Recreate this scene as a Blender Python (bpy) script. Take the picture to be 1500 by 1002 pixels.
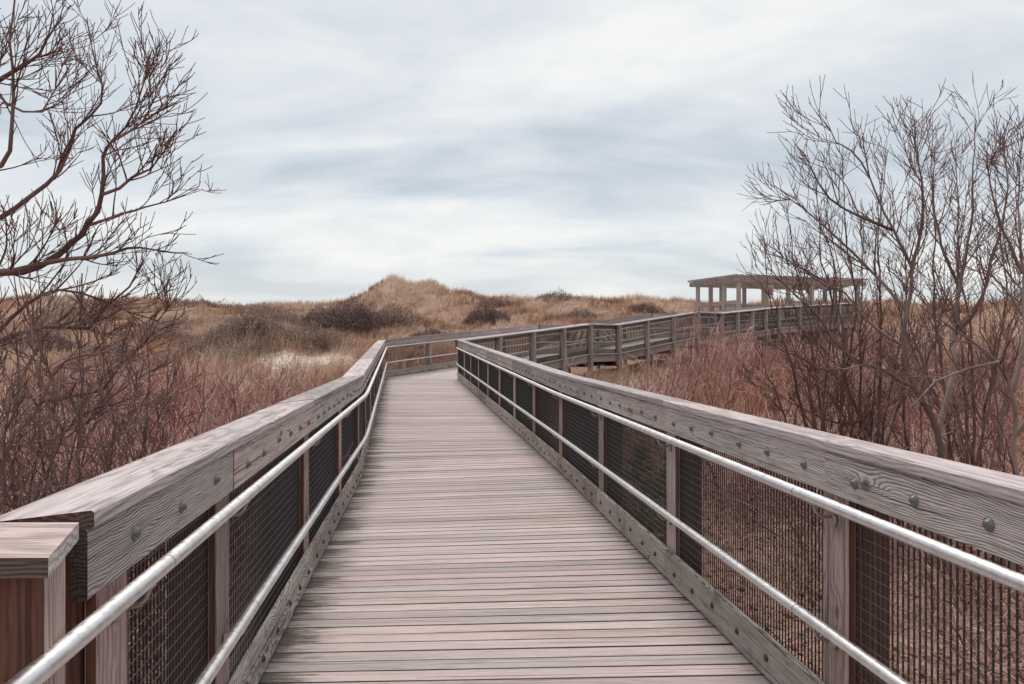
import bpy, math, random
import numpy as np
from mathutils import Vector, Matrix

random.seed(7); np.random.seed(7)
for o in list(bpy.data.objects): bpy.data.objects.remove(o)
scene = bpy.context.scene
COL = scene.collection

# ------------------------------------------------------------------ camera, sky, sun, exposure
F = 1102.0                      # focal length in photo pixels (photo 1500 wide)
CAM_H = 1.576
cam = bpy.data.cameras.new('camera'); cam_o = bpy.data.objects.new('camera', cam); COL.objects.link(cam_o)
cam.sensor_width = 36.0; cam.lens = 36.0*F/1500.0; cam.clip_start = 0.05; cam.clip_end = 2000.0
cam_o.location = (0, 0, CAM_H); cam_o.rotation_euler = (math.radians(90), 0, 0)
scene.camera = cam_o

SUN_EL, SUN_AZ = 60.0, -8.0     # azimuth measured clockwise from +Y (the view direction)
world = bpy.data.worlds.new('World'); scene.world = world; world.use_nodes = True
wn, wl = world.node_tree.nodes, world.node_tree.links
wn.clear()
w_out = wn.new('ShaderNodeOutputWorld'); w_bg = wn.new('ShaderNodeBackground')
sky = wn.new('ShaderNodeTexSky'); sky.sky_type = 'NISHITA'; sky.sun_disc = False
sky.sun_elevation = math.radians(SUN_EL); sky.sun_rotation = math.radians(SUN_AZ)
sky.air_density = 1.0; sky.dust_density = 2.0; sky.altitude = 0
sk = wn.new('ShaderNodeVectorMath'); sk.operation = 'SCALE'; sk.inputs['Scale'].default_value = 0.08
wl.new(sky.outputs[0], sk.inputs[0])
tc = wn.new('ShaderNodeTexCoord'); sep = wn.new('ShaderNodeSeparateXYZ'); wl.new(tc.outputs['Generated'], sep.inputs[0])
def wmath(op, a, b=None, c=None):
    n = wn.new('ShaderNodeMath'); n.operation = op
    for i, v in enumerate((a, b, c)):
        if v is None: continue
        if isinstance(v, (int, float)): n.inputs[i].default_value = v
        else: wl.new(v, n.inputs[i])
    return n.outputs[0]
zz = wmath('ADD', wmath('MAXIMUM', sep.outputs['Z'], 0.0), 0.20)       # flat cloud deck seen in perspective
cx = wmath('DIVIDE', sep.outputs['X'], zz); cy = wmath('DIVIDE', sep.outputs['Y'], zz)
comb = wn.new('ShaderNodeCombineXYZ'); wl.new(cx, comb.inputs[0]); wl.new(cy, comb.inputs[1])
def wnoise(scale, detail, rough, off, sx=1.0, sy=1.0, dist=0.0):
    mp = wn.new('ShaderNodeMapping'); mp.inputs['Location'].default_value = off
    mp.inputs['Scale'].default_value = (sx, sy, 1); wl.new(comb.outputs[0], mp.inputs[0])
    nz = wn.new('ShaderNodeTexNoise'); nz.inputs['Scale'].default_value = scale
    nz.inputs['Detail'].default_value = detail; nz.inputs['Roughness'].default_value = rough
    nz.inputs['Distortion'].default_value = dist
    wl.new(mp.outputs[0], nz.inputs['Vector']); return nz.outputs['Fac']
n1 = wnoise(1.15, 5, 0.50, (3.1, 7.7, 0), 0.75, 1.1, 0.5)
n2 = wnoise(3.2, 6, 0.58, (9.4, 1.2, 0), 0.7, 1.15, 0.6)
cl = wmath('ADD', wmath('MULTIPLY', n1, 0.74), wmath('MULTIPLY', n2, 0.26))
ramp = wn.new('ShaderNodeValToRGB'); wl.new(cl, ramp.inputs[0])
ce = ramp.color_ramp.elements
ce[0].position = 0.385; ce[0].color = (0.250, 0.277, 0.306, 1)
ce[1].position = 0.63; ce[1].color = (0.425, 0.425, 0.412, 1)
e = ce.new(0.49); e.color = (0.318, 0.338, 0.356, 1)
mixw = wn.new('ShaderNodeMix'); mixw.data_type = 'RGBA'; mixw.inputs['Factor'].default_value = 0.92
mr = wn.new('ShaderNodeMapRange'); wl.new(sep.outputs['Z'], mr.inputs[0])        # thinner, creamier cloud low down, all round
for i_, v_ in enumerate((0.02, 0.15, 0.45, 0.0)): mr.inputs[i_+1].default_value = v_
mixh = wn.new('ShaderNodeMix'); mixh.data_type = 'RGBA'; wl.new(mr.outputs[0], mixh.inputs['Factor'])
wl.new(ramp.outputs[0], mixh.inputs['A']); mixh.inputs['B'].default_value = (0.412, 0.412, 0.394, 1)
wl.new(sk.outputs[0], mixw.inputs['A']); wl.new(mixh.outputs['Result'], mixw.inputs['B'])
wl.new(mixw.outputs['Result'], w_bg.inputs['Color']); w_bg.inputs['Strength'].default_value = 1.0
wl.new(w_bg.outputs[0], w_out.inputs[0])

sun = bpy.data.lights.new('sun', 'SUN'); sun.energy = 1.5; sun.angle = math.radians(25); sun.color = (1.0, 0.915, 0.83)
sun_o = bpy.data.objects.new('sun', sun); COL.objects.link(sun_o)
a, el = math.radians(SUN_AZ), math.radians(SUN_EL)
sdir = Vector((math.sin(a)*math.cos(el), math.cos(a)*math.cos(el), math.sin(el)))
sun_o.rotation_euler = sdir.to_track_quat('Z', 'Y').to_euler(); sun_o.location = (0, 0, 30)

vs = scene.view_settings
vs.view_transform = 'Standard'; vs.look = 'None'; vs.gamma = 1.0; vs.use_curve_mapping = False; vs.exposure = 1.12

# ------------------------------------------------------------------ helpers
def tag(o, label=None, cat=None, group=None, kind=None):
    if label: o['label'] = label
    if cat: o['category'] = cat
    if group: o['group'] = group
    if kind: o['kind'] = kind
    return o
def empty(name, loc=(0, 0, 0)):
    o = bpy.data.objects.new(name, None); o.location = loc; o.empty_display_size = 0.3; COL.objects.link(o); return o
def mesh_from(name, verts, faces, mat=None, smooth=False):
    me = bpy.data.meshes.new(name)
    if isinstance(verts, np.ndarray) and isinstance(faces, np.ndarray):
        nf, k = faces.shape
        me.vertices.add(len(verts)); me.vertices.foreach_set('co', verts.astype(np.float32).ravel())
        me.loops.add(nf*k); me.loops.foreach_set('vertex_index', faces.astype(np.int32).ravel())
        me.polygons.add(nf); me.polygons.foreach_set('loop_start', np.arange(0, nf*k, k, dtype=np.int32))
        me.polygons.foreach_set('loop_total', np.full(nf, k, dtype=np.int32))
        me.update(calc_edges=True)
    else:
        me.from_pydata([tuple(v) for v in verts], [], faces); me.update()
    if smooth: me.polygons.foreach_set('use_smooth', [True]*len(me.polygons))
    if mat: me.materials.append(mat)
    return me
def put(name, me, parent=None, mw=None, loc=None):
    o = bpy.data.objects.new(name, me); COL.objects.link(o)
    if parent is not None: o.parent = parent
    if mw is not None: o.matrix_local = mw
    if loc is not None: o.location = loc
    return o
def at(px, py, d):              # a point at depth d metres ahead of the viewpoint's plane
    return Vector(((px-750)/F*d, d, CAM_H-(py-501)/F*d))

# ------------------------------------------------------------------ materials
def new_mat(name):
    m = bpy.data.materials.new(name); m.use_nodes = True
    nt = m.node_tree; nt.nodes.clear()
    out = nt.nodes.new('ShaderNodeOutputMaterial'); b = nt.nodes.new('ShaderNodeBsdfPrincipled')
    nt.links.new(b.outputs[0], out.inputs[0]); return m, nt, b
class NT:
    def __init__(s, nt): s.nt = nt
    def node(s, t, **kw):
        n = s.nt.nodes.new(t)
        for k, v in kw.items(): setattr(n, k, v)
        return n
    def link(s, a, b): s.nt.links.new(a, b)
    def setv(s, sock, v):
        if hasattr(v, 'is_linked'): s.link(v, sock)
        else: sock.default_value = v
    def math(s, op, a, b=None, clamp=False):
        n = s.node('ShaderNodeMath', operation=op); n.use_clamp = clamp
        s.setv(n.inputs[0], a)
        if b is not None: s.setv(n.inputs[1], b)
        return n.outputs[0]
    def mapr(s, v, a, b, c=0.0, d=1.0):
        n = s.node('ShaderNodeMapRange'); s.setv(n.inputs[0], v)
        for i, q in enumerate((a, b, c, d)): n.inputs[i+1].default_value = q
        return n.outputs[0]
    def noise(s, vec, scale, detail=4, rough=0.55, dist=0.0):
        n = s.node('ShaderNodeTexNoise'); s.link(vec, n.inputs['Vector'])
        n.inputs['Scale'].default_value = scale; n.inputs['Detail'].default_value = detail
        n.inputs['Roughness'].default_value = rough; n.inputs['Distortion'].default_value = dist
        return n.outputs['Fac']
    def vscale(s, vec, sc, off=(0, 0, 0)):
        n = s.node('ShaderNodeMapping'); s.link(vec, n.inputs[0]); n.inputs['Scale'].default_value = sc
        n.inputs['Location'].default_value = off; return n.outputs[0]
    def mix(s, f, a, b, mode='MIX'):
        n = s.node('ShaderNodeMix', data_type='RGBA', blend_type=mode); s.setv(n.inputs['Factor'], f)
        for k, v in (('A', a), ('B', b)):
            if hasattr(v, 'is_linked'): s.link(v, n.inputs[k])
            else: n.inputs[k].default_value = (*v, 1)
        return n.outputs['Result']

def wood(name, light, dark, grain=0.6, bump=0.5, ring=16.0, rough=0.8, var=0.25, stain=None, blotch=None, fine=34.0, knot=0.05):
    m, nt, b = new_mat(name); N = NT(nt)
    tcn = N.node('ShaderNodeTexCoord'); oi = N.node('ShaderNodeObjectInfo'); co = tcn.outputs['Object']
    wnz = N.node('ShaderNodeTexWhiteNoise', noise_dimensions='1D'); N.link(oi.outputs['Random'], wnz.inputs['W'])
    offv = N.node('ShaderNodeVectorMath', operation='MULTIPLY'); N.link(wnz.outputs['Color'], offv.inputs[0])
    offv.inputs[1].default_value = (40.0, 0.30, 0.30)
    cv = N.node('ShaderNodeVectorMath', operation='ADD'); N.link(co, cv.inputs[0]); N.link(offv.outputs[0], cv.inputs[1])
    c = cv.outputs[0]
    wob = N.noise(N.vscale(c, (1.3, 5.0, 5.0)), 1.0, 4, 0.55)
    wv = N.node('ShaderNodeTexWave', wave_type='RINGS', rings_direction='X', wave_profile='SIN')
    disp = N.node('ShaderNodeVectorMath', operation='SCALE'); disp.inputs['Scale'].default_value = 1.0
    cw = N.node('ShaderNodeCombineXYZ'); N.link(N.math('MULTIPLY', N.math('SUBTRACT', wob, 0.5), 0.13), cw.inputs[1])
    N.link(N.math('MULTIPLY', N.math('SUBTRACT', wob, 0.5), 0.10), cw.inputs[2])
    vo = N.node('ShaderNodeTexVoronoi'); N.link(N.vscale(c, (2.1, 4.5, 4.5)), vo.inputs['Vector']); vo.inputs['Scale'].default_value = 1.0
    kd = vo.outputs['Distance']; kn = N.mapr(kd, 0.0, 0.42, 1.0, 0.0)
    kpush = N.math('MULTIPLY', N.math('POWER', kn, 2.0), knot)
    cw2 = N.node('ShaderNodeCombineXYZ'); N.link(kpush, cw2.inputs[1]); N.link(kpush, cw2.inputs[2])
    adk = N.node('ShaderNodeVectorMath', operation='ADD'); N.link(cw.outputs[0], adk.inputs[0]); N.link(cw2.outputs[0], adk.inputs[1]); cw = adk
    ad = N.node('ShaderNodeVectorMath', operation='ADD'); N.link(c, ad.inputs[0]); N.link(cw.outputs[0], ad.inputs[1])
    N.link(N.vscale(ad.outputs[0], (0.02, 1, 1), (0, -0.13, -0.13)), wv.inputs['Vector'])
    wv.inputs['Scale'].default_value = ring; wv.inputs['Distortion'].default_value = 0.6
    wv.inputs['Detail'].default_value = 2; wv.inputs['Detail Scale'].default_value = 1.0
    rings = wv.outputs['Fac']
    fib = N.noise(N.vscale(c, (2.2, fine*1.5, fine*1.5)), 1.0, 5, 0.65)
    fib2 = N.noise(N.vscale(c, (9.0, fine*5, fine*5)), 1.0, 3, 0.6)
    big = N.noise(N.vscale(c, (0.9, 3.0, 3.0)), 1.0, 3, 0.5)
    f = N.math('ADD', N.math('MULTIPLY', N.math('POWER', rings, 1.7), grain*0.85), N.math('MULTIPLY', N.mapr(fib, 0.47, 0.70), 0.38))
    f = N.math('ADD', f, N.math('MULTIPLY', N.mapr(fib2, 0.48, 0.68), 0.36), clamp=True)
    colr = N.mix(f, light, dark)
    colr = N.mix(N.mapr(big, 0.45, 0.75, 0.0, 0.28), colr, tuple(0.55*q for q in dark), 'MIX')
    colr = N.mix(N.math('MULTIPLY', N.mapr(kd, 0.05, 0.09, 1.0, 0.0), 0.7 if knot else 0.0), colr, tuple(0.45*q for q in dark))
    crack = N.mapr(N.noise(N.vscale(c, (0.8, 110, 110)), 1.0, 2, 0.5), 0.625, 0.675)
    colr = N.mix(N.math('MULTIPLY', crack, 0.65), colr, (0.03, 0.025, 0.025))
    if blotch:
        bl = N.noise(c, 5.0, 4, 0.6)
        colr = N.mix(N.mapr(bl, 0.56, 0.72, 0.0, blotch[1]), colr, blotch[0])
    if stain:                   # black-green algae grown in from the board ends
        sp = N.node('ShaderNodeSeparateXYZ'); N.link(co, sp.inputs[0])
        st = N.noise(N.vscale(c, (5.5, 40, 40)), 1.0, 6, 0.72)
        pt = N.noise(N.vscale(tcn.outputs['Object'], (0.2, 0.0, 0.0)), 1.0, 1)
        lf = N.math('MULTIPLY', N.mapr(sp.outputs['X'], -stain+0.02, -stain+0.55, 1.0, 0.0), N.math('ADD', 0.55, N.math('MULTIPLY', wnz.outputs['Value'], 0.55)))
        rt = N.math('MULTIPLY', N.mapr(sp.outputs['X'], stain-0.30, stain-0.05, 0.0, 1.0), N.math('MULTIPLY', oi.outputs['Random'], 0.75))
        ee = N.math('MAXIMUM', lf, rt)
        sv = N.mapr(N.math('ADD', N.math('MULTIPLY', ee, 0.62), st), 0.82, 1.0)
        colr = N.mix(N.math('MULTIPLY', sv, 0.8), colr, (0.048, 0.047, 0.030))
    hv = N.node('ShaderNodeHueSaturation'); N.link(colr, hv.inputs['Color'])
    N.link(N.mapr(oi.outputs['Random'], 0, 1, 1-var, 1+var*0.75), hv.inputs['Value'])
    N.link(N.mapr(wnz.outputs['Value'], 0, 1, 0.7, 1.25), hv.inputs['Saturation'])
    N.link(hv.outputs[0], b.inputs['Base Color'])
    b.inputs['Roughness'].default_value = rough; b.inputs['Specular IOR Level'].default_value = 0.25
    bp = N.node('ShaderNodeBump'); bp.inputs['Strength'].default_value = bump; bp.inputs['Distance'].default_value = 0.004
    hgt = N.math('SUBTRACT', 1.0, N.math('ADD', N.math('MULTIPLY', f, 0.7), N.math('MULTIPLY', crack, 1.5))); N.link(hgt, bp.inputs['Height']); N.link(bp.outputs[0], b.inputs['Normal'])
    return m
M = {}
M['cap']   = wood('weathered_cap_wood', (0.49, 0.43, 0.43), (0.21, 0.175, 0.175), 0.6, 0.5, 15)
M['board'] = wood('weathered_board_wood', (0.72, 0.61, 0.57), (0.205, 0.155, 0.138), 0.92, 0.6, 38)
M['kerb']  = wood('weathered_kerb_wood', (0.68, 0.575, 0.51), (0.18, 0.135, 0.11), 0.92, 0.6, 34, blotch=((0.10, 0.085, 0.06), 0.6))
M['trim']  = wood('weathered_trim_wood', (0.50, 0.395, 0.37), (0.22, 0.15, 0.135), 0.6, 0.6, 14)
M['post']  = wood('brown_post_wood', (0.17, 0.088, 0.07), (0.065, 0.034, 0.028), 0.6, 0.5, 14)
M['plank'] = wood('deck_plank_wood', (0.455, 0.382, 0.372), (0.27, 0.217, 0.208), 0.30, 0.6, 12, var=0.20, stain=1.21, knot=0.0)
M['end']   = wood('dark_end_grain', (0.17, 0.105, 0.09), (0.065, 0.04, 0.034), 0.9, 0.8, 30)
M['dirt_shade']  = wood('dirty_shaded_plank_edge', (0.115, 0.09, 0.08), (0.04, 0.032, 0.028), 0.6, 0.8, 20)  # dirty plank edges, darkened so their colour carries the gaps' shade
M['old']   = wood('grey_timber', (0.52, 0.43, 0.395), (0.22, 0.17, 0.15), 0.6, 0.5, 12, var=0.2)
M['edge']  = wood('pale_edge_wood', (0.52, 0.46, 0.43), (0.30, 0.25, 0.23), 0.4, 0.4, 12)

def metal(name, colr, rough, metallic=1.0, bumps=0.0):
    m, nt, b = new_mat(name); N = NT(nt)
    c = N.node('ShaderNodeTexCoord').outputs['Object']
    n = N.noise(c, 14.0, 5, 0.65)
    N.link(N.mix(N.mapr(n, 0.3, 0.75), colr, tuple(q*0.72 for q in colr)), b.inputs['Base Color'])
    N.link(N.mapr(N.noise(c, 40.0, 3), 0.3, 0.7, rough-0.08, rough+0.12), b.inputs['Roughness'])
    b.inputs['Metallic'].default_value = metallic
    return m
M['alu']  = metal('satin_aluminium', (0.80, 0.785, 0.785), 0.42)
M['cast'] = metal('cast_bracket', (0.42, 0.38, 0.35), 0.5, 0.8)
M['bolt'] = metal('galvanised_bolt', (0.20, 0.20, 0.21), 0.45, 0.8)
M['rust'] = metal('rusty_bolt', (0.13, 0.075, 0.055), 0.7, 0.4)
M['wire_lit'] = metal('top_lit_wire', (0.24, 0.22, 0.22), 0.45, 0.5)  # horizontal wires: light caught from above is painted in as paler grey
M['wire'] = metal('black_coated_wire', (0.022, 0.020, 0.022), 0.5, 0.0)

def tinted(name, cols, rough=0.85, trans=0.0):      # colour picked by the 'tint' point attribute
    m, nt, b = new_mat(name); N = NT(nt)
    at_ = N.node('ShaderNodeAttribute', attribute_name='tint'); oi = N.node('ShaderNodeObjectInfo')
    r = N.node('ShaderNodeValToRGB'); N.link(at_.outputs['Fac'], r.inputs[0])
    els = r.color_ramp.elements
    els[0].position = 0; els[0].color = (*cols[0], 1); els[1].position = 1; els[1].color = (*cols[-1], 1)
    for i, cc in enumerate(cols[1:-1]): q = els.new((i+1)/(len(cols)-1)); q.color = (*cc, 1)
    hv = N.node('ShaderNodeHueSaturation'); N.link(r.outputs[0], hv.inputs['Color'])
    N.link(N.mapr(oi.outputs['Random'], 0, 1, 0.75, 1.2), hv.inputs['Value'])
    wz = N.node('ShaderNodeTexWhiteNoise', noise_dimensions='1D'); N.link(oi.outputs['Random'], wz.inputs['W'])
    N.link(N.mapr(wz.outputs['Value'], 0, 1, 0.85, 1.25), hv.inputs['Saturation'])
    N.link(hv.outputs[0], b.inputs['Base Color']); b.inputs['Roughness'].default_value = rough
    b.inputs['Specular IOR Level'].default_value = 0.2
    return m
M['redtwig'] = tinted('red_brush_twigs', [(0.12, 0.056, 0.05), (0.36, 0.18, 0.156), (0.57, 0.34, 0.295), (0.80, 0.62, 0.55)])
M['darktwig'] = tinted('dark_shrub_twigs', [(0.14, 0.098, 0.09), (0.27, 0.195, 0.178), (0.44, 0.335, 0.30)])
M['greyleaf'] = tinted('dull_green_shrub', [(0.12, 0.086, 0.074), (0.29, 0.222, 0.19), (0.54, 0.455, 0.40)])
M['pine'] = tinted('pine_needles', [(0.06, 0.11, 0.04), (0.125, 0.20, 0.07), (0.24, 0.30, 0.12)])
M['grass'] = tinted('dry_dune_grass', [(0.29, 0.185, 0.145), (0.57, 0.39, 0.295), (0.76, 0.585, 0.465), (0.86, 0.735, 0.63)])
M['bark'] = tinted('bark', [(0.10, 0.064, 0.055), (0.23, 0.155, 0.135), (0.42, 0.31, 0.272)])
M['twig'] = tinted('tree_twigs', [(0.11, 0.06, 0.054), (0.24, 0.145, 0.13), (0.42, 0.30, 0.27)])

# ------------------------------------------------------------------ terrain
YS = np.array([-40, 0, 10, 18, 25, 35, 50, 65, 80, 87, 100, 150, 400.0])
ZS = np.array([-.9, -.95, -.9, -.7, -.25, .45, 1.7, 3.3, 5.2, 5.6, 4.0, 2.5, 2.0])
def smooth_interp(y):
    k = np.linspace(-6, 6, 13); w = np.exp(-(k/4.0)**2); w /= w.sum()
    return sum(wi*np.interp(y+ki, YS, ZS) for wi, ki in zip(w, k))
def ground_z(x, y):
    x = np.asarray(x, float); y = np.asarray(y, float)
    z = smooth_interp(y)
    far = np.clip((y-14)/40, 0, 1)
    z = z + far*(0.35*np.sin(x*0.21+1.3)*np.cos(y*0.17+0.4) + 0.22*np.sin(x*0.47+y*0.31) + 0.12*np.sin(x*0.9-y*0.6+2))
    z = z + 0.05*np.sin(x*1.7+y*0.8) + 0.04*np.sin(x*2.9-y*2.1)
    dx = x+13.6                                             # the pointed dune
    sx = np.where(dx < 0, 3.5, 10.5)
    peak = 0.34*np.exp(-np.abs(dx)/sx*1.2) + 0.66*np.exp(-np.abs(dx/(sx*1.12))**1.8)
    z = z + 2.75*peak*np.exp(-((y-84)/8.5)**2) + 0.45*np.exp(-((x+9.0)/1.3)**2-((y-83)/5)**2) + 0.35*np.exp(-((x+5.2)/1.2)**2-((y-83)/5)**2) - 0.3*np.exp(-((x+11.3)/0.9)**2-((y-82)/5)**2)
    z = z + 1.75*np.exp(-((x+11.3)/3.0)**2-((y-33)/3.2)**2)      # small mound
    z = z + 0.75*np.exp(-((x+6.8)/2.6)**2-((y-32.5)/3.0)**2)
    z = z + 2.6*np.exp(-((x-33)/10.0)**2-((y-44)/11.0)**2)
    z = z + 1.2*np.exp(-((x-27)/7.0)**2-((y-66)/7.0)**2)
    z = z + 0.9*np.exp(-((x+52)/12.0)**2-((y-80)/10)**2)
    z = z + 0.8*np.exp(-((x-11)/9.0)**2-((y-78)/8)**2)
    return z
def sand_mask(x, y):
    s = 0.62*np.exp(-((x+9.3)/1.5)**2-((y-30.3)/1.1)**2) + 0.62*np.exp(-((x+7.4)/1.9)**2-((y-30.8)/0.55)**2)
    s = s + 0.5*np.exp(-((x-12.5)/3.0)**2-((y-20)/2.2)**2) + 0.5*np.exp(-((x-17)/4.0)**2-((y-27)/2.0)**2)
    s = s + 0.45*np.exp(-((x+13.2)/2.0)**2-((y-81)/3)**2)
    return np.clip(s, 0, 1)
gx = np.concatenate([np.linspace(-400, -72, 14), np.linspace(-70, 70, 281), np.linspace(72, 400, 14)])
gy = np.concatenate([np.linspace(-40, -2, 12), np.arange(-1.5, 112, 0.5), np.linspace(114, 800, 24)])
GX, GY = np.meshgrid(gx, gy); GZ = ground_z(GX, GY)
V = np.stack([GX.ravel(), GY.ravel(), GZ.ravel()], 1)
nx, ny = len(gx), len(gy)
I = np.arange(nx*ny).reshape(ny, nx)
Fq = np.stack([I[:-1, :-1].ravel(), I[:-1, 1:].ravel(), I[1:, 1:].ravel(), I[1:, :-1].ravel()], 1)
mg, nt, b = new_mat('dune_ground'); N = NT(nt)
pos = N.node('ShaderNodeNewGeometry').outputs['Position']
s_at = N.node('ShaderNodeAttribute', attribute_name='sand').outputs['Fac']
g1 = N.noise(pos, 0.35, 5, 0.6); g2 = N.noise(pos, 7.0, 6, 0.7); g3 = N.noise(pos, 45.0, 3, 0.6)
cc = N.mix(N.mapr(g1, 0.35, 0.68), (0.25, 0.15, 0.12), (0.42, 0.275, 0.205))
cc = N.mix(N.mapr(g2, 0.42, 0.68), cc, (0.125, 0.075, 0.055))
cc = N.mix(N.mapr(g3, 0.5, 0.72), cc, (0.48, 0.335, 0.26))
cc = N.mix(N.mapr(N.math('ADD', s_at, N.math('MULTIPLY', N.math('SUBTRACT', g2, 0.5), 2.2)), 0.42, 0.66), cc, (0.56, 0.47, 0.40))
N.link(cc, b.inputs['Base Color']); b.inputs['Roughness'].default_value = 0.95; b.inputs['Specular IOR Level'].default_value = 0.1
bp = N.node('ShaderNodeBump'); bp.inputs['Strength'].default_value = 0.7; bp.inputs['Distance'].default_value = 0.05
N.link(N.math('ADD', g2, N.math('MULTIPLY', g3, 0.4)), bp.inputs['Height']); N.link(bp.outputs[0], b.inputs['Normal'])
gme = mesh_from('ground', V, Fq, mg, True)
aa = gme.attributes.new('sand', 'FLOAT', 'POINT'); aa.data.foreach_set('value', sand_mask(V[:, 0], V[:, 1]).astype(np.float32))
ground = put('ground', gme); tag(ground, 'sandy dune ground with dry litter and bare sand patches', 'ground', kind='structure')

# ------------------------------------------------------------------ boards, tubes and other shared meshes
_cache = {}
def prism(L, y0, y1, z0, z1, mat, s0=0.0, s1=0.0, ch=0.004, tilt=0.0, side=None, end=None, edge=None):
    key = ('p', round(L, 3), y0, y1, z0, z1, mat.name, round(s0, 3), round(s1, 3), tilt, side is None, end is None, edge is None)
    if key in _cache: return _cache[key]
    ch = min(ch, (z1-z0)*0.3, (y1-y0)*0.3)
    prof = [(y0+ch, z0), (y1-ch, z0), (y1, z0+ch), (y1, z1-ch), (y1-ch, z1), (y0+ch, z1), (y0, z1-ch), (y0, z0+ch)]
    prof = [(y, z-tilt*(y-y0)) for y, z in prof]
    vs_ = [(-L/2+s0*y, y, z) for y, z in prof] + [(L/2+s1*y, y, z) for y, z in prof]
    fs = [(i, (i+1) % 8, (i+1) % 8+8, i+8)[::-1] for i in range(8)] + [tuple(range(8)), tuple(range(15, 7, -1))]
    fs = [f if len(f) > 4 else f for f in fs]
    me = mesh_from('board', vs_, fs, mat); _cache[key] = me
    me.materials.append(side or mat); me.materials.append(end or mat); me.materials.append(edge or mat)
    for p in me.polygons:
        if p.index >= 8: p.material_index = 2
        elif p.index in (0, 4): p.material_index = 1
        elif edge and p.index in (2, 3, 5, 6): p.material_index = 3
    return me
def frame_axes(d):
    d = d/np.linalg.norm(d); r = np.array([0, 0, 1.0]) if abs(d[2]) < 0.9 else np.array([1.0, 0, 0])
    a_ = np.cross(d, r); a_ /= np.linalg.norm(a_); return a_, np.cross(d, a_)
def tubes(name, lines, mat, sides_fn, tint_fn=None, smooth=True):
    """lines: list of (points Nx3, radii N); one mesh with a 'tint' attribute."""
    VV, FF, TT, base = [], [], [], 0
    for li, (P, R) in enumerate(lines):
        P = np.asarray(P, float); R = np.asarray(R, float); n = len(P)
        k = sides_fn(R[0]); T = np.gradient(P, axis=0)
        ang = np.arange(k)*2*np.pi/k
        ca, sa = np.cos(ang), np.sin(ang)
        ax0, _ = frame_axes(T[0])
        ring = np.empty((n, k, 3))
        for i in range(n):
            t = T[i]/(np.linalg.norm(T[i])+1e-9)
            ax = ax0 - t*np.dot(ax0, t); nn = np.linalg.norm(ax)
            ax = ax/nn if nn > 1e-3 else frame_axes(t)[0]
            ax0 = ax; bx = np.cross(t, ax)
            ring[i] = P[i] + R[i]*(ca[:, None]*ax + sa[:, None]*bx)
        VV.append(ring.reshape(-1, 3))
        idx = base + np.arange(n*k).reshape(n, k); nxt = np.roll(idx, -1, axis=1)
        FF.append(np.stack([idx[:-1].ravel(), nxt[:-1].ravel(), nxt[1:].ravel(), idx[1:].ravel()], 1))
        tv = tint_fn(P, R) if tint_fn else np.zeros(n)
        TT.append(np.repeat(tv, k)); base += n*k
    VV = np.concatenate(VV); FF = np.concatenate(FF)
    me = mesh_from(name, VV, FF, mat, smooth)
    at_ = me.attributes.new('tint', 'FLOAT', 'POINT'); at_.data.foreach_set('value', np.concatenate(TT).astype(np.float32))
    return me
def lathe(name, prof, mat, k=10):       # axis +Y negative outward: profile (radius, y)
    vs_, fs = [], []
    for r, y in prof:
        for i in range(k):
            a_ = 2*math.pi*i/k; vs_.append((r*math.cos(a_), y, r*math.sin(a_)))
    for j in range(len(prof)-1):
        for i in range(k):
            fs.append((j*k+i, j*k+(i+1) % k, (j+1)*k+(i+1) % k, (j+1)*k+i))
    fs.append(tuple(range((len(prof)-1)*k, len(prof)*k)))
    me = mesh_from(name, vs_, fs, mat, True); return me
bolt_me = lathe('bolt', [(0.021, 0.002), (0.021, -0.004), (0.0155, -0.0055), (0.0145, -0.010), (0.008, -0.0155)], M['bolt'], 10)
rust_me = lathe('bolt', [(0.019, 0.002), (0.019, -0.003), (0.014, -0.005), (0.013, -0.009), (0.006, -0.012)], M['rust'], 8)
def bracket_mesh():
    f_ = lathe('bracket', [(0.004, 0.040), (0.027, 0.038), (0.027, 0.028), (0.012, 0.024), (0.006, 0.0235)], M['cast'], 12)
    vs_ = [tuple(v.co + Vector((0, 0, -0.085))) for v in f_.vertices]; fs = [tuple(p.vertices) for p in f_.polygons]
    P = np.array([(0, .030, -.072), (0, .005, -.074), (0, -.022, -.068), (0, -.040, -.050), (0, -.047, -.030), (0, -.047, -.018)])
    t = tubes('arm', [(P, np.full(len(P), 0.0075))], M['cast'], lambda r: 6)
    o_ = len(vs_); vs_ += [tuple(v.co) for v in t.vertices]; fs += [tuple(q+o_ for q in p.vertices) for p in t.polygons]
    # saddle plate under the rail
    s = 0.022
    sv = [(-s, -.060, -.024), (s, -.060, -.024), (s, -.034, -.024), (-s, -.034, -.024), (-s, -.060, -.020), (s, -.060, -.020), (s, -.034, -.020), (-s, -.034, -.020)]
    o_ = len(vs_); vs_ += sv
    fs += [tuple(q+o_ for q in f) for f in ((0, 3, 2, 1), (4, 5, 6, 7), (0, 1, 5, 4), (1, 2, 6, 5), (2, 3, 7, 6), (3, 0, 4, 7))]
    return mesh_from('bracket', vs_, fs, M['cast'], True)
brk_me = bracket_mesh()
WV, WH, WW = 0.030, 0.044, 0.0026
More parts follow.
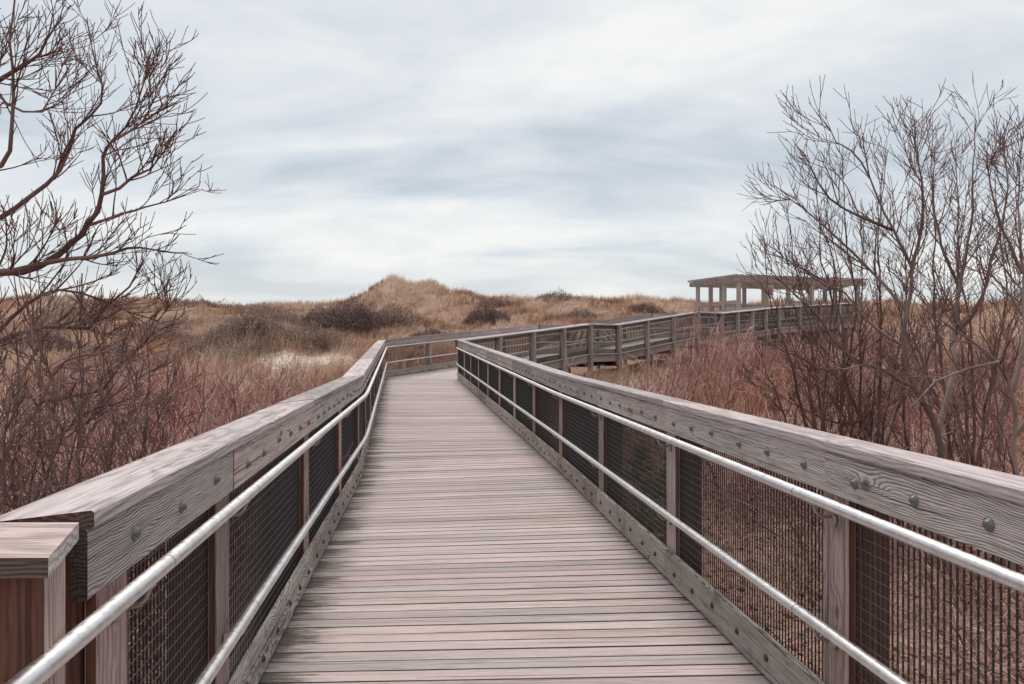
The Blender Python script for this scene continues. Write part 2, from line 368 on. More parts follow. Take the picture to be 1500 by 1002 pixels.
def wire_panel(L, z0=0.03, z1=1.10):
    L = round(L, 2); key = ('w', L)
    if key in _cache: return _cache[key]
    vs_, fs = [], []
    mats = []
    def bar(a_, b_, w, mi=0):
        mats.extend([mi]*4); o_ = len(vs_); a_, b_ = Vector(a_), Vector(b_)
        ax = Vector((1, 0, 0)) if abs(a_.z-b_.z) > 1e-6 else Vector((0, 0, 1)); ay = Vector((0, 1, 0))
        for p in (a_, b_):
            for s_, t_ in ((-1, -1), (1, -1), (1, 1), (-1, 1)): vs_.append(tuple(p+ax*w*s_+ay*w*t_))
        for i in range(4): fs.append((o_+i, o_+(i+1) % 4, o_+4+(i+1) % 4, o_+4+i))
    n = int(L/WV)
    for i in range(n+1):
        x = -L/2 + L*i/n; bar((x, 0.079, z0), (x, 0.079, z1), WW)
    m_ = int((z1-z0)/WH)
    for j in range(m_+1):
        z = z0+(z1-z0)*j/m_; bar((-L/2, 0.0752, z), (L/2, 0.0752, z), WW*0.34, 1)
    me = mesh_from('mesh_panel', vs_, fs, M['wire']); _cache[key] = me
    me.materials.append(M['wire_lit']); me.polygons.foreach_set('material_index', mats)
    return me

# ------------------------------------------------------------------ walkway plan
SL = -0.11
def vec(x, y, z=0.0): return Vector((x, y, z))
R_pts = [vec(1.566+0.11*1.6, -1.6), vec(1.566+SL*9.2, 9.2), vec(-1.67, 23.0, .45),
         vec(2.90, 29.0, 1.10), vec(4.20, 30.4, 1.10), vec(8.40, 34.5, 1.78), vec(9.90, 36.0, 1.78), vec(14.6, 41.6, 2.32), vec(21.0, 46.0, 2.80)]
def offset_poly(pts, off):
    out = []
    for i, p in enumerate(pts):
        ds = []
        if i > 0: ds.append((pts[i]-pts[i-1]).xy.normalized())
        if i < len(pts)-1: ds.append((pts[i+1]-pts[i]).xy.normalized())
        ns = [Vector((-d.y, d.x)) for d in ds]; n = sum(ns, Vector((0, 0))).normalized()
        c = n.dot(ns[0]); out.append(Vector((p.x+n.x*off/c, p.y+n.y*off/c, p.z)))
    return out
outer = offset_poly(R_pts, 2.33)
L_pts = [vec(-0.78+SL*1.72, 1.72), vec(-0.78+SL*8.75, 8.75), vec(-3.95, 23.45, .46)] + outer[3:]
def near_posts(p0, p1, ys): return [(y-p0.y)/(p1.y-p0.y) for y in ys]
def even(n): return [i/n for i in range(n+1)]
def seg_even(pts, i, s=1.95):
    n = max(1, round((pts[i+1]-pts[i]).length/s)); return even(n)
R_posts = [near_posts(R_pts[0], R_pts[1], [-1.6, -1.08, .95, 2.975, 5.0, 7.04, 9.2]), even(8)] + [seg_even(R_pts, i) for i in range(2, 8)]
L_posts = [near_posts(L_pts[0], L_pts[1], [1.72, 1.96, 3.0, 5.04, 6.95, 8.75]), even(8)] + [seg_even(L_pts, i) for i in range(2, 8)]

def turn(d0, d1):       # counter-clockwise angle
    return math.atan2(d0.x*d1.y-d0.y*d1.x, d0.dot(d1))
def ground_at(x, y): return float(ground_z(x, y))

def build_rail(thing, pts, posts, out, first_post=0):
    """out = +1: outside is to the right of travel, -1: to the left."""
    rnd = random.Random(3 if out > 0 else 4)
    nseg = len(pts)-1
    hd = [(pts[i+1]-pts[i]).xy.normalized() for i in range(nseg)]
    for i in range(nseg):
        p0, p1 = pts[i], pts[i+1]; u = (p1-p0).normalized(); uh = hd[i]
        n = Vector((uh.y, -uh.x, 0))*out
        ex = -u if out > 0 else u
        ez = ex.cross(n).normalized()
        B = Matrix((( ex.x, n.x, ez.x), (ex.y, n.y, ez.y), (ex.z, n.z, ez.z)))
        phs = turn(hd[i-1], hd[i])*out if i > 0 else 0.0
        phe = turn(hd[i], hd[i+1])*out if i < nseg-1 else 0.0
        ts = posts[i]; S = (p1-p0).length
        near = i < 2
        def skew(a0, a1):       # local skews of a board that spans post a0..a1
            st = math.tan(phs/2) if a0 == 0 else 0.0
            en = math.tan(phe/2) if a1 == len(ts)-1 else 0.0
            return (-en, st) if out > 0 else (-st, en)
        def mw(t, jit=0.0):
            m4 = B.to_4x4(); m4.translation = p0 + (p1-p0)*t
            if jit:
                m4 = m4 @ Matrix.Rotation(rnd.uniform(-jit, jit), 4, 'Z') @ Matrix.Rotation(rnd.uniform(-jit, jit), 4, 'X')
                m4.translation = m4.translation + Vector((0, 0, rnd.uniform(-0.0012, 0.0012)))
            return m4
        k0 = first_post if i == 0 else 0
        marks = list(range(len(ts)))
        if i == 0 and out < 0: marks.remove(1)      # boards run past the first post to the rail's end
        # posts and trim boards (vertical)
        for k, t in enumerate(ts):
            if i > 0 and k == 0: continue
            if i == 0 and k < k0: continue
            P = p0+(p1-p0)*t
            nn, ue = n, Vector((uh.x, uh.y, 0))
            if k == len(ts)-1 and i < nseg-1:
                h2 = (hd[i]+hd[i+1]).normalized(); nn = Vector((h2.y, -h2.x, 0))*out; ue = Vector((h2.x, h2.y, 0))
            bz = P.z
            gz = ground_at(P.x+nn.x*0.16, P.y+nn.y*0.16)-0.25
            # vertical board: local X up
            ey = nn; exv = Vector((0, 0, 1)); ezv = exv.cross(ey)
            Bv = Matrix(((exv.x, ey.x, ezv.x), (exv.y, ey.y, ezv.y), (exv.z, ey.z, ezv.z))).to_4x4()
            lo = -0.02; hi = 1.142
            m4 = Bv.copy(); m4.translation = P+Vector((0, 0, (lo+hi)/2))
            tr = put('trim_board', prism(hi-lo, 0.0405, 0.0725, -0.094, 0.094, M['trim'], side=M['post']), thing, m4)
            hi = 1.140; lo = gz-bz
            m4 = Bv.copy(); m4.translation = P+Vector((0, 0, (lo+hi)/2))
            po = put('post', prism(round(hi-lo, 2), 0.0865, 0.228, -0.072, 0.072, M['post'] if near else M['old']), thing, m4)
            if near and P.y < 14:
                for zz_ in (0.42, 0.78):
                    m4 = Matrix.Translation(Vector((zz_-(lo+hi)/2, 0.0865, 0.01))); put('bolt', bolt_me, po, m4)
        # bays
        for ka, kb_ in zip(marks[:-1], marks[1:]):
            t0, t1 = ts[ka], ts[kb_]; tm = (t0+t1)/2; Lb = (t1-t0)*S
            s0, s1 = skew(ka, kb_)
            gap = 0.004
            kb = put('kerb_board', prism(Lb-gap, 0.0, 0.038, 0.014, 0.198, M['kerb'], s0, s1, 0.006), thing, mw(tm, 0.002))
            rb = put('rail_board', prism(Lb-gap, 0.0, 0.038, 0.982, 1.145, M['board'], s0, s1, 0.005, end=M['end']), thing, mw(tm, 0.0015))
            if Lb > 0.5:
                cut = 0.24 if (i == 0 and ka == 0 and out < 0) else 0.0
                put('mesh_panel', wire_panel(Lb-0.15-cut), thing, mw(tm+cut/2/S))
            if near and Lb > 0.5 and (p0+(p1-p0)*tm).y < 17:
                nb = 6 if Lb > 1.4 else 3
                for q in range(nb):
                    x = -Lb/2 + Lb*(q+0.62+rnd.uniform(-.08, .08))/(nb+0.2)
                    put('bolt', bolt_me, rb, Matrix.Translation(Vector((x, 0.0, 1.063+rnd.uniform(-.012, .012)))))
                    x = -Lb/2 + Lb*(q+0.6+rnd.uniform(-.08, .08))/(nb+0.2)
                    put('bolt', rust_me, kb, Matrix.Translation(Vector((x, 0.0, 0.105+rnd.uniform(-.015, .015)))))
            if Lb > 0.3:
                put('edge_board', prism(Lb-0.15 if not near else Lb-0.15, 0.090, 0.20, -0.012, 0.026, M['edge'] if not near else M['old']), thing, mw(tm))
                put('rim_joist', prism(Lb-gap, 0.044, 0.084, -0.30, -0.024, M['old'], s0, s1), thing, mw(tm))
        # caps: two bays a piece
        j = 0
        while j < len(marks)-1:
            j1 = min(j+2, len(marks)-1); k, k1 = marks[j], marks[j1]
            t0, t1 = ts[k], ts[k1]; tm = (t0+t1)/2; Lb = (t1-t0)*S; s0, s1 = skew(k, k1)
            put('cap_board', prism(Lb-0.003, -0.013, 0.238, 1.149, 1.192, M['cap'], s0, s1, 0.006, 0.10, end=M['end']), thing, mw(tm, 0.0012))
            j = j1
    # handrails
    for hz in (0.958, 0.471):
        o_ = offset_poly(pts, 0.047 if out > 0 else -0.047)
        o_ = [p+Vector((0, 0, hz)) for p in o_]
        if out < 0:
            d0 = (o_[0]-o_[1]).normalized(); o_ = [o_[0]+d0*0.85] + o_
        path = [o_[0]]
        for i in range(1, len(o_)-1):
            a_, v_, b_ = o_[i-1], o_[i], o_[i+1]
            if out < 0 and i == 1: continue
            r = min(0.45, (v_-a_).length*0.4, (b_-v_).length*0.4)
            q0 = v_+(a_-v_).normalized()*r; q1 = v_+(b_-v_).normalized()*r
            for j in range(7):
                s_ = j/6; path.append(q0*(1-s_)**2+v_*2*s_*(1-s_)+q1*s_*s_)
        path.append(o_[-1])
        P = np.array([tuple(p) for p in path]); T = [(P, np.full(len(P), 0.0222))]
        hr = put('handrail', tubes('handrail', T, M['alu'], lambda r: 16), thing)
        # brackets at the posts of the first runs, sleeve joints
        for i in range(nseg):
            p0, p1 = pts[i], pts[i+1]; uh = hd[i]; n = Vector((uh.y, -uh.x, 0))*out
            u = (p1-p0).normalized(); ex = -u if out > 0 else u; ez = ex.cross(n).normalized()
            B = Matrix(((ex.x, n.x, ez.x), (ex.y, n.y, ez.y), (ex.z, n.z, ez.z))).to_4x4()
            for k, t in enumerate(posts[i]):
                if (i > 0 and k == 0) or (i == 0 and k < first_post) or i > 1: continue
                m4 = B.copy(); m4.translation = p0+(p1-p0)*t+Vector((0, 0, hz)); put('bracket', brk_me, hr, m4)
                if i == 0:
                    c_ = m4.translation + n*(-0.047) + u*0.14
                    put('rail_sleeve', tubes('sleeve', [(np.array([tuple(c_-u*0.0025), tuple(c_+u*0.0025)]), np.full(2, 0.0227))], M['cast'], lambda r: 16), hr)

rail_r = empty('railing', R_pts[0]*0)
tag(rail_r, 'long weathered wooden railing with wire mesh and aluminium handrails, on the inside of the bend', 'railing')
build_rail(rail_r, R_pts, R_posts, +1, 1)
rail_l = empty('railing', (0, 0, 0))
tag(rail_l, 'weathered wooden railing with mesh and handrails that starts at the short stub railing', 'railing')
build_rail(rail_l, L_pts, L_posts, -1, 1)

# end post of the stub railing beside the walkway
stub = empty('stub_railing', (-1.0, 1.5, 0)); tag(stub, 'short railing stub with a flat-capped brown post at the start of the walkway', 'railing')
def poly_prism(poly, z0, z1, mat, name):
    k = len(poly); vs_ = [(x, y, z0) for x, y in poly]+[(x, y, z1) for x, y in poly]
    fs = [(i, (i+1) % k, (i+1) % k+k, i+k) for i in range(k)] + [tuple(range(k-1, -1, -1)), tuple(range(k, 2*k))]
    return mesh_from(name, vs_, fs, mat)
so = Vector((-1.0, 1.5))
def loc(p): return [(x-so.x, y-so.y) for x, y in p]
put('cap_board', poly_prism(loc([(-2.6, 1.352), (-0.836, 1.356), (-0.934, 1.622), (-2.6, 1.622)]), 1.150, 1.187, M['trim'], 'cap'), stub)
sc = stub.children[0].data if stub.children else [o for o in bpy.data.objects if o.parent == stub][0].data
sc.materials.append(M['end']); sc.polygons[0].material_index = 1; sc.materials.append(M['cap']); sc.polygons[1].material_index = 2
M_up = lambda x, y, z, a_: Matrix.Translation(Vector((x, y, z))) @ Matrix.Rotation(a_, 4, 'Z') @ Matrix.Rotation(math.radians(-90), 4, 'Y')
gz = ground_at(-1, 1.5)
hh = 1.147-(gz-.2)
put('post', prism(hh, -0.098, 0.098, -0.09, 0.09, M['post'], side=M['trim']), stub, M_up(-1.012-so.x, 1.497-so.y, 1.147-hh/2, math.radians(20)))
put('post', prism(hh, -0.07, 0.07, -0.07, 0.07, M['post']), stub, M_up(-2.3-so.x, 1.50-so.y, 1.147-hh/2, 0))
put('rail_board', prism(1.2, -0.019, 0.019, 0.96, 1.14, M['board']), stub, Matrix.Translation(Vector((-1.72-so.x, 1.42-so.y, 0))))
put('kerb_board', prism(1.2, -0.019, 0.019, 0.02, 0.2, M['kerb']), stub, Matrix.Translation(Vector((-1.72-so.x, 1.42-so.y, 0))))

# ------------------------------------------------------------------ boardwalk deck
deck = empty('boardwalk', (0, 0, 0)); tag(deck, 'weathered plank boardwalk', 'boardwalk', kind='structure')
def plank_mesh(L): return prism(L, -0.0556, 0.0556, -0.034, 0.0, M['plank'], 0, 0, 0.0042, edge=M['dirt_shade'])
rnd = random.Random(11)
def lay(A0, B0, A1, B1, n):
    for i in range(n):
        t = (i+0.5)/n; A = A0.lerp(A1, t); Bq = B0.lerp(B1, t)
        ex = (Bq-A).normalized(); ly = ((A1+B1)-(A0+B0)).normalized()
        ez = ex.cross(ly).normalized(); ey = ez.cross(ex)
        m4 = Matrix(((ex.x, ey.x, ez.x), (ex.y, ey.y, ez.y), (ex.z, ey.z, ez.z))).to_4x4()
        mid = (A+Bq)/2; m4.translation = mid + Vector((rnd.uniform(-.006, .006), rnd.uniform(-.001, .001), rnd.uniform(-.0016, .0016)))
        m4 = m4 @ Matrix.Rotation(rnd.uniform(-.0012, .0012), 4, 'Z')
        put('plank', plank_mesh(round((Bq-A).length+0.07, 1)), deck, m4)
Ls = vec(-0.78+0.11*1.5, -1.36)
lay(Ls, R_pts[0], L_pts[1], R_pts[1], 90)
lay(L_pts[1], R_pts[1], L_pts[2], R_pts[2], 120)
# far ramps: boards too fine to pick apart
pv, pf = [], []
for i in range(2, 8):
    A0, A1, B0, B1 = L_pts[i], L_pts[i+1], R_pts[i], R_pts[i+1]
    n = max(4, int(((A1-A0).length+(B1-B0).length)/2/0.12))
    for k in range(n):
        o_ = len(pv)
        for t in (k/n+0.03/n, (k+1)/n-0.03/n):
            A = A0.lerp(A1, t); Bq = B0.lerp(B1, t)
            for p in (A, Bq):
                for dz in (0, -0.034): pv.append(tuple(p+Vector((0, 0, dz))))
        pf += [tuple(q+o_ for q in f) for f in ((0, 2, 6, 4), (1, 5, 7, 3), (0, 1, 3, 2), (4, 6, 7, 5), (0, 4, 5, 1), (2, 3, 7, 6))]
fp = put('planking', mesh_from('planking', pv, pf, M['old']), deck); tag(fp, kind='stuff')
# joists and cross beams under the deck
jm = []
for i in range(len(R_pts)-1):
    A0, A1, B0, B1 = (Ls if i == 0 else L_pts[i]), L_pts[i+1], R_pts[i], R_pts[i+1]
    for f in (0.12, 0.5, 0.88):
        p, q = A0.lerp(B0, f), A1.lerp(B1, f); u = (q-p).normalized(); n = Vector((-u.y, u.x, 0)).normalized(); ez = u.cross(n)
        m4 = Matrix(((u.x, n.x, ez.x), (u.y, n.y, ez.y), (u.z, n.z, ez.z))).to_4x4(); m4.translation = (p+q)/2
        put('joist', prism((q-p).length-0.02, -0.03, 0.03, -0.26, -0.042, M['old']), deck, m4)
    ns = len(R_posts[i])
    for t in R_posts[i]:
        if i == 0 and t < 0.2: continue
        p = A0.lerp(A1, t); q = B0.lerp(B1, t); u = (q-p).normalized(); p = p-u*0.2; q = q+u*0.2
        n = Vector((-u.y, u.x, 0)).normalized(); ez = u.cross(n)
        m4 = Matrix(((u.x, n.x, ez.x), (u.y, n.y, ez.y), (u.z, n.z, ez.z))).to_4x4(); m4.translation = (p+q)/2+n*0.11
        put('cross_beam', prism((q-p).length, -0.035, 0.035, -0.50, -0.305, M['old']), deck, m4)

# ------------------------------------------------------------------ pavilion
pav = empty('pavilion', (13.86, 46.0, 2.9))
tag(pav, 'open timber pavilion with slatted pergola roof at the top of the ramp', 'pavilion')
e1 = Vector((0.943, 0.333, 0)); e2 = Vector((-0.333, 0.943, 0)); FZ = 3.05
pr = Matrix(((e1.x, e2.x, 0), (e1.y, e2.y, 0), (0, 0, 1))).to_4x4()
def pput(name, me, x, y, z, rot=None):
    m4 = Matrix.Translation(Vector((0, 0, FZ-2.9))) @ pr @ Matrix.Translation(Vector((x, y, z)))
    if rot is not None: m4 = m4 @ rot
    return put(name, me, pav, m4)
RY = Matrix.Rotation(math.radians(-90), 4, 'Y'); RZ = Matrix.Rotation(math.radians(90), 4, 'Z')
W1, W2 = 9.2, 4.4
cols = [(0, k*W2/3) for k in range(4)] + [(W1*k/5, 0) for k in range(1, 6)] + [(W1*k/5, W2) for k in range(1, 6)] + [(W1, W2/3), (W1, 2*W2/3)]
for x, y in cols:
    g = ground_at(13.86+e1.x*x+e2.x*y, 46+e1.y*x+e2.y*y)-0.3-FZ
    hh = 2.35-g
    pput('column', prism(round(hh, 1), -0.105, 0.105, -0.105, 0.105, M['old'], ch=0.01), x, y, 2.35-round(hh, 1)/2, RY)
for k in range(4):
    y = k*W2/3
    for s_ in (-0.135, 0.135):
        pput('beam', prism(W1+1.1, -0.028, 0.028, -0.15, 0.15, M['old']), W1/2, y+s_, 2.34)
for k in range(int((W1+0.9)/0.40)+1):
    x = -0.45+k*0.40
    pput('roof_slat', prism(W2+1.0, -0.026, 0.026, -0.06, 0.06, M['old']), x, W2/2, 2.585+rnd.uniform(-.01, .01), RZ)
for k in range(30):
    pput('floor_board', prism(W1+0.3, -0.07, 0.07, -0.04, 0, M['old']), W1/2, -0.1+k*(W2+0.2)/29, 0)
for y in (0, W2):
    for z, h_ in ((1.05, 0.045), (0.92, 0.07), (0.2, 0.08)):
        x0 = 0 if y > 0 else 3.96
        pput('rail', prism(W1-x0, -0.05, 0.05, -h_, h_, M['old']), (W1+x0)/2, y, z)
for x in (0, W1):
    for z, h_ in ((1.05, 0.045), (0.92, 0.07), (0.2, 0.08)):
        pput('rail', prism(W2, -0.05, 0.05, -h_, h_, M['old']), x, W2/2, z, RZ)
for k in range(1, 22):
    pput('baluster', prism(0.75, -0.02, 0.02, -0.02, 0.02, M['old']), W1*k/22, W2, 0.55, RY)
for k in range(1, 10):
    pput('baluster', prism(0.75, -0.02, 0.02, -0.02, 0.02, M['old']), 0, W2*k/10, 0.55, RY)
pput('rim_joist', prism(W1+0.4, -0.03, 0.03, -0.32, -0.045, M['old']), W1/2, -0.25, 0)
pput('rim_joist', prism(W2+0.4, -0.03, 0.03, -0.32, -0.045, M['old']), -0.22, W2/2, 0, RZ)
def flat_mat(name, c):
    m, nt, b = new_mat(name); N = NT(nt)
    n = N.noise(N.node('ShaderNodeTexCoord').outputs['Object'], 9.0, 4)
    N.link(N.mix(N.mapr(n, 0.3, 0.7), c, tuple(q*0.8 for q in c)), b.inputs['Base Color']); b.inputs['Roughness'].default_value = 0.6; return m
M['red'] = flat_mat('faded_red_paint', (0.48, 0.15, 0.15)); M['white'] = flat_mat('white_paint', (0.75, 0.72, 0.70))
flag = empty('notice_board', (15.95, 46.35, FZ+1.1)); tag(flag, 'red and white notice board fixed inside the pavilion', 'sign')
put('panel', prism(0.36, -0.02, 0.02, 0.1, 0.9, M['white']), flag, pr.copy())
put('red_band', prism(0.26, -0.026, -0.0205, 0.3, 0.85, M['red']), flag, pr.copy())

# ------------------------------------------------------------------ plants
def grow_line(p, d, L, r0, r1, nseg, up, wig, rs):
    pts = [np.array(p, float)]; d = np.array(d, float); d /= np.linalg.norm(d)
    for i in range(nseg):
        d = d + rs.normal(0, wig, 3) + np.array([0, 0, up]); d /= np.linalg.norm(d)
        pts.append(pts[-1]+d*L/nseg)
    return np.array(pts), np.linspace(r0, r1, nseg+1), d
def side_dir(t, rs, ang):
    a_, b_ = frame_axes(t); f = rs.uniform(0, 2*np.pi); s_ = np.cos(f)*a_+np.sin(f)*b_
    return np.cos(ang)*t/np.linalg.norm(t)+np.sin(ang)*s_
DENS = {1: 4.2, 2: 6.0, 3: 5.5}
def sprout(lines, P, R, level, maxlev, rs, dens, ratio, up, Lbase, minL, rmin=0.0026, t0=0.15):
    """side shoots along polyline P, recursively"""
    seg = np.linalg.norm(np.diff(P, axis=0), axis=1); tot = seg.sum()
    n = int(rs.poisson(dens*DENS[level]*tot*(1-t0)))+(1 if level < maxlev else 0)
    cum = np.concatenate([[0], np.cumsum(seg)])
    for q in range(n):
        s_ = tot*(t0+(1-t0)*rs.uniform(0, 1)**0.8)
        i = max(min(np.searchsorted(cum, s_)-1, len(P)-2), 0); f = (s_-cum[i])/(seg[i]+1e-9)
        p = P[i]*(1-f)+P[i+1]*f; r = R[i]*(1-f)+R[i+1]*f; t = P[i+1]-P[i]
        L = Lbase*rs.uniform(0.5, 1.15)*(0.32+0.8*(1-s_/tot))
        if L < minL: continue
        d = side_dir(t, rs, rs.uniform(0.40, 0.85)); d[2] = d[2]*0.85+0.15
        r0 = max(rmin*1.25, min(r*0.75, 0.0035+L*0.0125)); r1 = rmin
        Q, RR, _ = grow_line(p, d, L, r0, r1, max(4, int(L/0.065)), up*0.75, 0.075, rs)
        lines.append((Q, RR))
        if level < maxlev: sprout(lines, Q, RR, level+1, maxlev, rs, dens, ratio, up, Lbase*ratio, minL, rmin, 0.18)
def smooth_line(pts, r0, r1, rs, jit=0.007, step=0.17):
    P = np.array([tuple(p) for p in pts], float); n = len(P)
    Pe = np.vstack([2*P[0]-P[1], P, 2*P[-1]-P[-2]]); out = []
    for i in range(n-1):
        a_, b_, c_, d_ = Pe[i:i+4]; m_ = max(2, int(np.linalg.norm(c_-b_)/step))
        for k in range(m_):
            t = k/m_; out.append(0.5*((2*b_)+(-a_+c_)*t+(2*a_-5*b_+4*c_-d_)*t*t+(-a_+3*b_-3*c_+d_)*t**3))
    out.append(P[-1]); out = np.array(out); out[1:-1] += rs.normal(0, jit, out[1:-1].shape)
    R = min(r1, 0.0042)+(r0-r1)*(1-np.linspace(0, 1, len(out)))**1.05
    return out, R
def tree_from(name, label, base, limbs, rs, per_m=5.0, Lb=0.95, maxlev=3, ratio=0.56, up=0.075, rmin=0.0029, group=None, minL=0.07):
    root = empty(name, base); tag(root, label, 'tree', group)
    thick, thin = [], []
    for pts, r0, r1 in limbs:
        P, R = smooth_line(pts, r0*0.8, r1, rs); thick.append((P, R))
        tmp = []; sprout(tmp, P, R, 1, maxlev, rs, per_m, ratio, up, Lb, minL, rmin, 0.22)
        for _q in range(3):
            dd = side_dir(P[-1]-P[-3], rs, rs.uniform(0.1, 0.5)); Q, RR, _ = grow_line(P[-2], dd, rs.uniform(.15, .38), 0.0045, rmin, 5, 0.06, 0.1, rs)
            tmp.append((Q, RR)); sprout(tmp, Q, RR, 3, 3, rs, per_m, ratio, up, Lb*0.25, minL, rmin, 0.1)
        thin += tmp
    bv = np.array(tuple(base))
    sh = lambda ls: [(P-bv, R) for P, R in ls]
    tf = lambda P, R: np.clip(rs.uniform(0.1, 0.6)+rs.normal(0, 0.15, len(P)), 0, 1)
    put('trunk', tubes('trunk', sh(thick), M['bark'], lambda r: 8 if r > 0.03 else 6, tf), root)
    put('crown', tubes('crown', sh(thin), M['twig'], lambda r: 5 if r > 0.011 else 3, tf), root)
    return root
def limb(pix, r0, r1): return ([at(*p) for p in pix], r0, r1)
rs = np.random.RandomState(21)
def gbase(px, d):
    x = (px-750)/F*d; return Vector((x, d, ground_at(x, d)))
def with_base(px, d, pix, r0, r1):
    return ([gbase(px, d)-Vector((0, 0, 0.15))]+[at(*p) for p in pix], r0, r1)

# the forked tree behind the inner railing
tb = gbase(1384, 8.0)
tree_from('bare_tree', 'leafless tree whose trunk forks low, behind the inside railing in front of the pavilion', tb, [
    with_base(1384, 8.0, [(1380, 690, 8.0), (1374, 632, 8.0), (1340, 567, 7.9), (1324, 507, 7.8), (1329, 457, 7.8), (1335, 391, 7.7), (1307, 337, 7.6), (1274, 260, 7.5), (1263, 199, 7.5)], 0.070, 0.006),
    limb([(1374, 632, 8.0), (1395, 556, 8.2), (1398, 490, 8.4), (1406, 424, 8.5), (1422, 331, 8.6), (1425, 260, 8.7), (1431, 176, 8.8)], 0.046, 0.006),
    limb([(1329, 457, 7.8), (1280, 400, 8.0), (1230, 352, 8.2), (1190, 320, 8.3), (1160, 292, 8.3), (1118, 300, 8.4)], 0.026, 0.004),
    limb([(1335, 391, 7.7), (1352, 330, 7.5), (1350, 262, 7.4), (1338, 200, 7.3)], 0.026, 0.004),
    limb([(1307, 337, 7.6), (1262, 318, 7.5), (1216, 290, 7.4), (1188, 250, 7.4), (1180, 240, 7.4)], 0.02, 0.004),
    limb([(1274, 260, 7.5), (1245, 220, 7.4), (1225, 208, 7.4), (1208, 178, 7.4)], 0.012, 0.004),
    limb([(1406, 424, 8.5), (1380, 360, 8.7), (1366, 290, 8.8), (1370, 215, 8.9)], 0.024, 0.004),
    limb([(1340, 567, 7.9), (1290, 540, 7.6), (1240, 520, 7.4), (1205, 470, 7.3), (1165, 430, 7.2), (1128, 400, 7.1)], 0.03, 0.004),
    limb([(1324, 507, 7.8), (1270, 470, 8.2), (1238, 430, 8.4), (1180, 395, 8.5), (1120, 365, 8.6)], 0.022, 0.004),
    limb([(1398, 490, 8.4), (1440, 440, 8.3), (1452, 380, 8.2), (1475, 300, 8.2), (1470, 200, 8.1)], 0.026, 0.004),
], rs, 1.15, 0.9, 3, 0.64, 0.10)
tb = gbase(1298, 9.5)
tree_from('bare_tree', 'low leaning leafless tree whose limbs spread sideways toward the ramp', tb, [
    with_base(1298, 9.5, [(1290, 680, 9.5), (1263, 616, 9.5), (1230, 556, 9.4), (1192, 534, 9.3), (1150, 515, 9.2), (1118, 500, 9.1)], 0.06, 0.005),
    limb([(1230, 556, 9.4), (1238, 500, 9.6), (1225, 440, 9.8), (1222, 380, 9.9), (1200, 330, 10.0)], 0.035, 0.004),
    limb([(1263, 616, 9.5), (1225, 620, 9.8), (1180, 600, 10.0), (1120, 570, 10.2)], 0.026, 0.004),
    limb([(1290, 680, 9.5), (1310, 610, 9.8), (1340, 560, 10.0), (1370, 500, 10.2), (1380, 430, 10.3)], 0.04, 0.005),
], rs, 1.15, 0.9, 3, 0.64, 0.10)
tb = gbase(1486, 7.2)
tree_from('bare_tree', 'leafless tree with a dark leaning stem next to the forked tree', tb, [
    with_base(1486, 7.2, [(1488, 690, 7.2), (1486, 640, 7.2), (1483, 573, 7.2), (1462, 530, 7.1), (1428, 501, 7.0), (1379, 468, 6.9), (1340, 430, 6.8)], 0.055, 0.005),
    limb([(1483, 573, 7.2), (1500, 500, 7.3), (1498, 400, 7.4), (1492, 300, 7.5), (1496, 200, 7.5)], 0.034, 0.005),
    limb([(1498, 400, 7.4), (1470, 340, 7.2), (1452, 280, 7.0), (1445, 220, 6.9)], 0.025, 0.004),
    limb([(1486, 640, 7.2), (1540, 560, 7.5), (1580, 450, 7.7), (1570, 300, 7.8), (1560, 180, 7.9)], 0.034, 0.005),
    limb([(1462, 530, 7.1), (1420, 540, 6.7), (1370, 560, 6.4), (1330, 600, 6.2)], 0.022, 0.004),
    limb([(1540, 560, 7.5), (1500, 470, 7.9), (1470, 420, 8.0), (1440, 400, 8.1)], 0.03, 0.004),
], rs, 1.15, 0.9, 3, 0.64, 0.10)
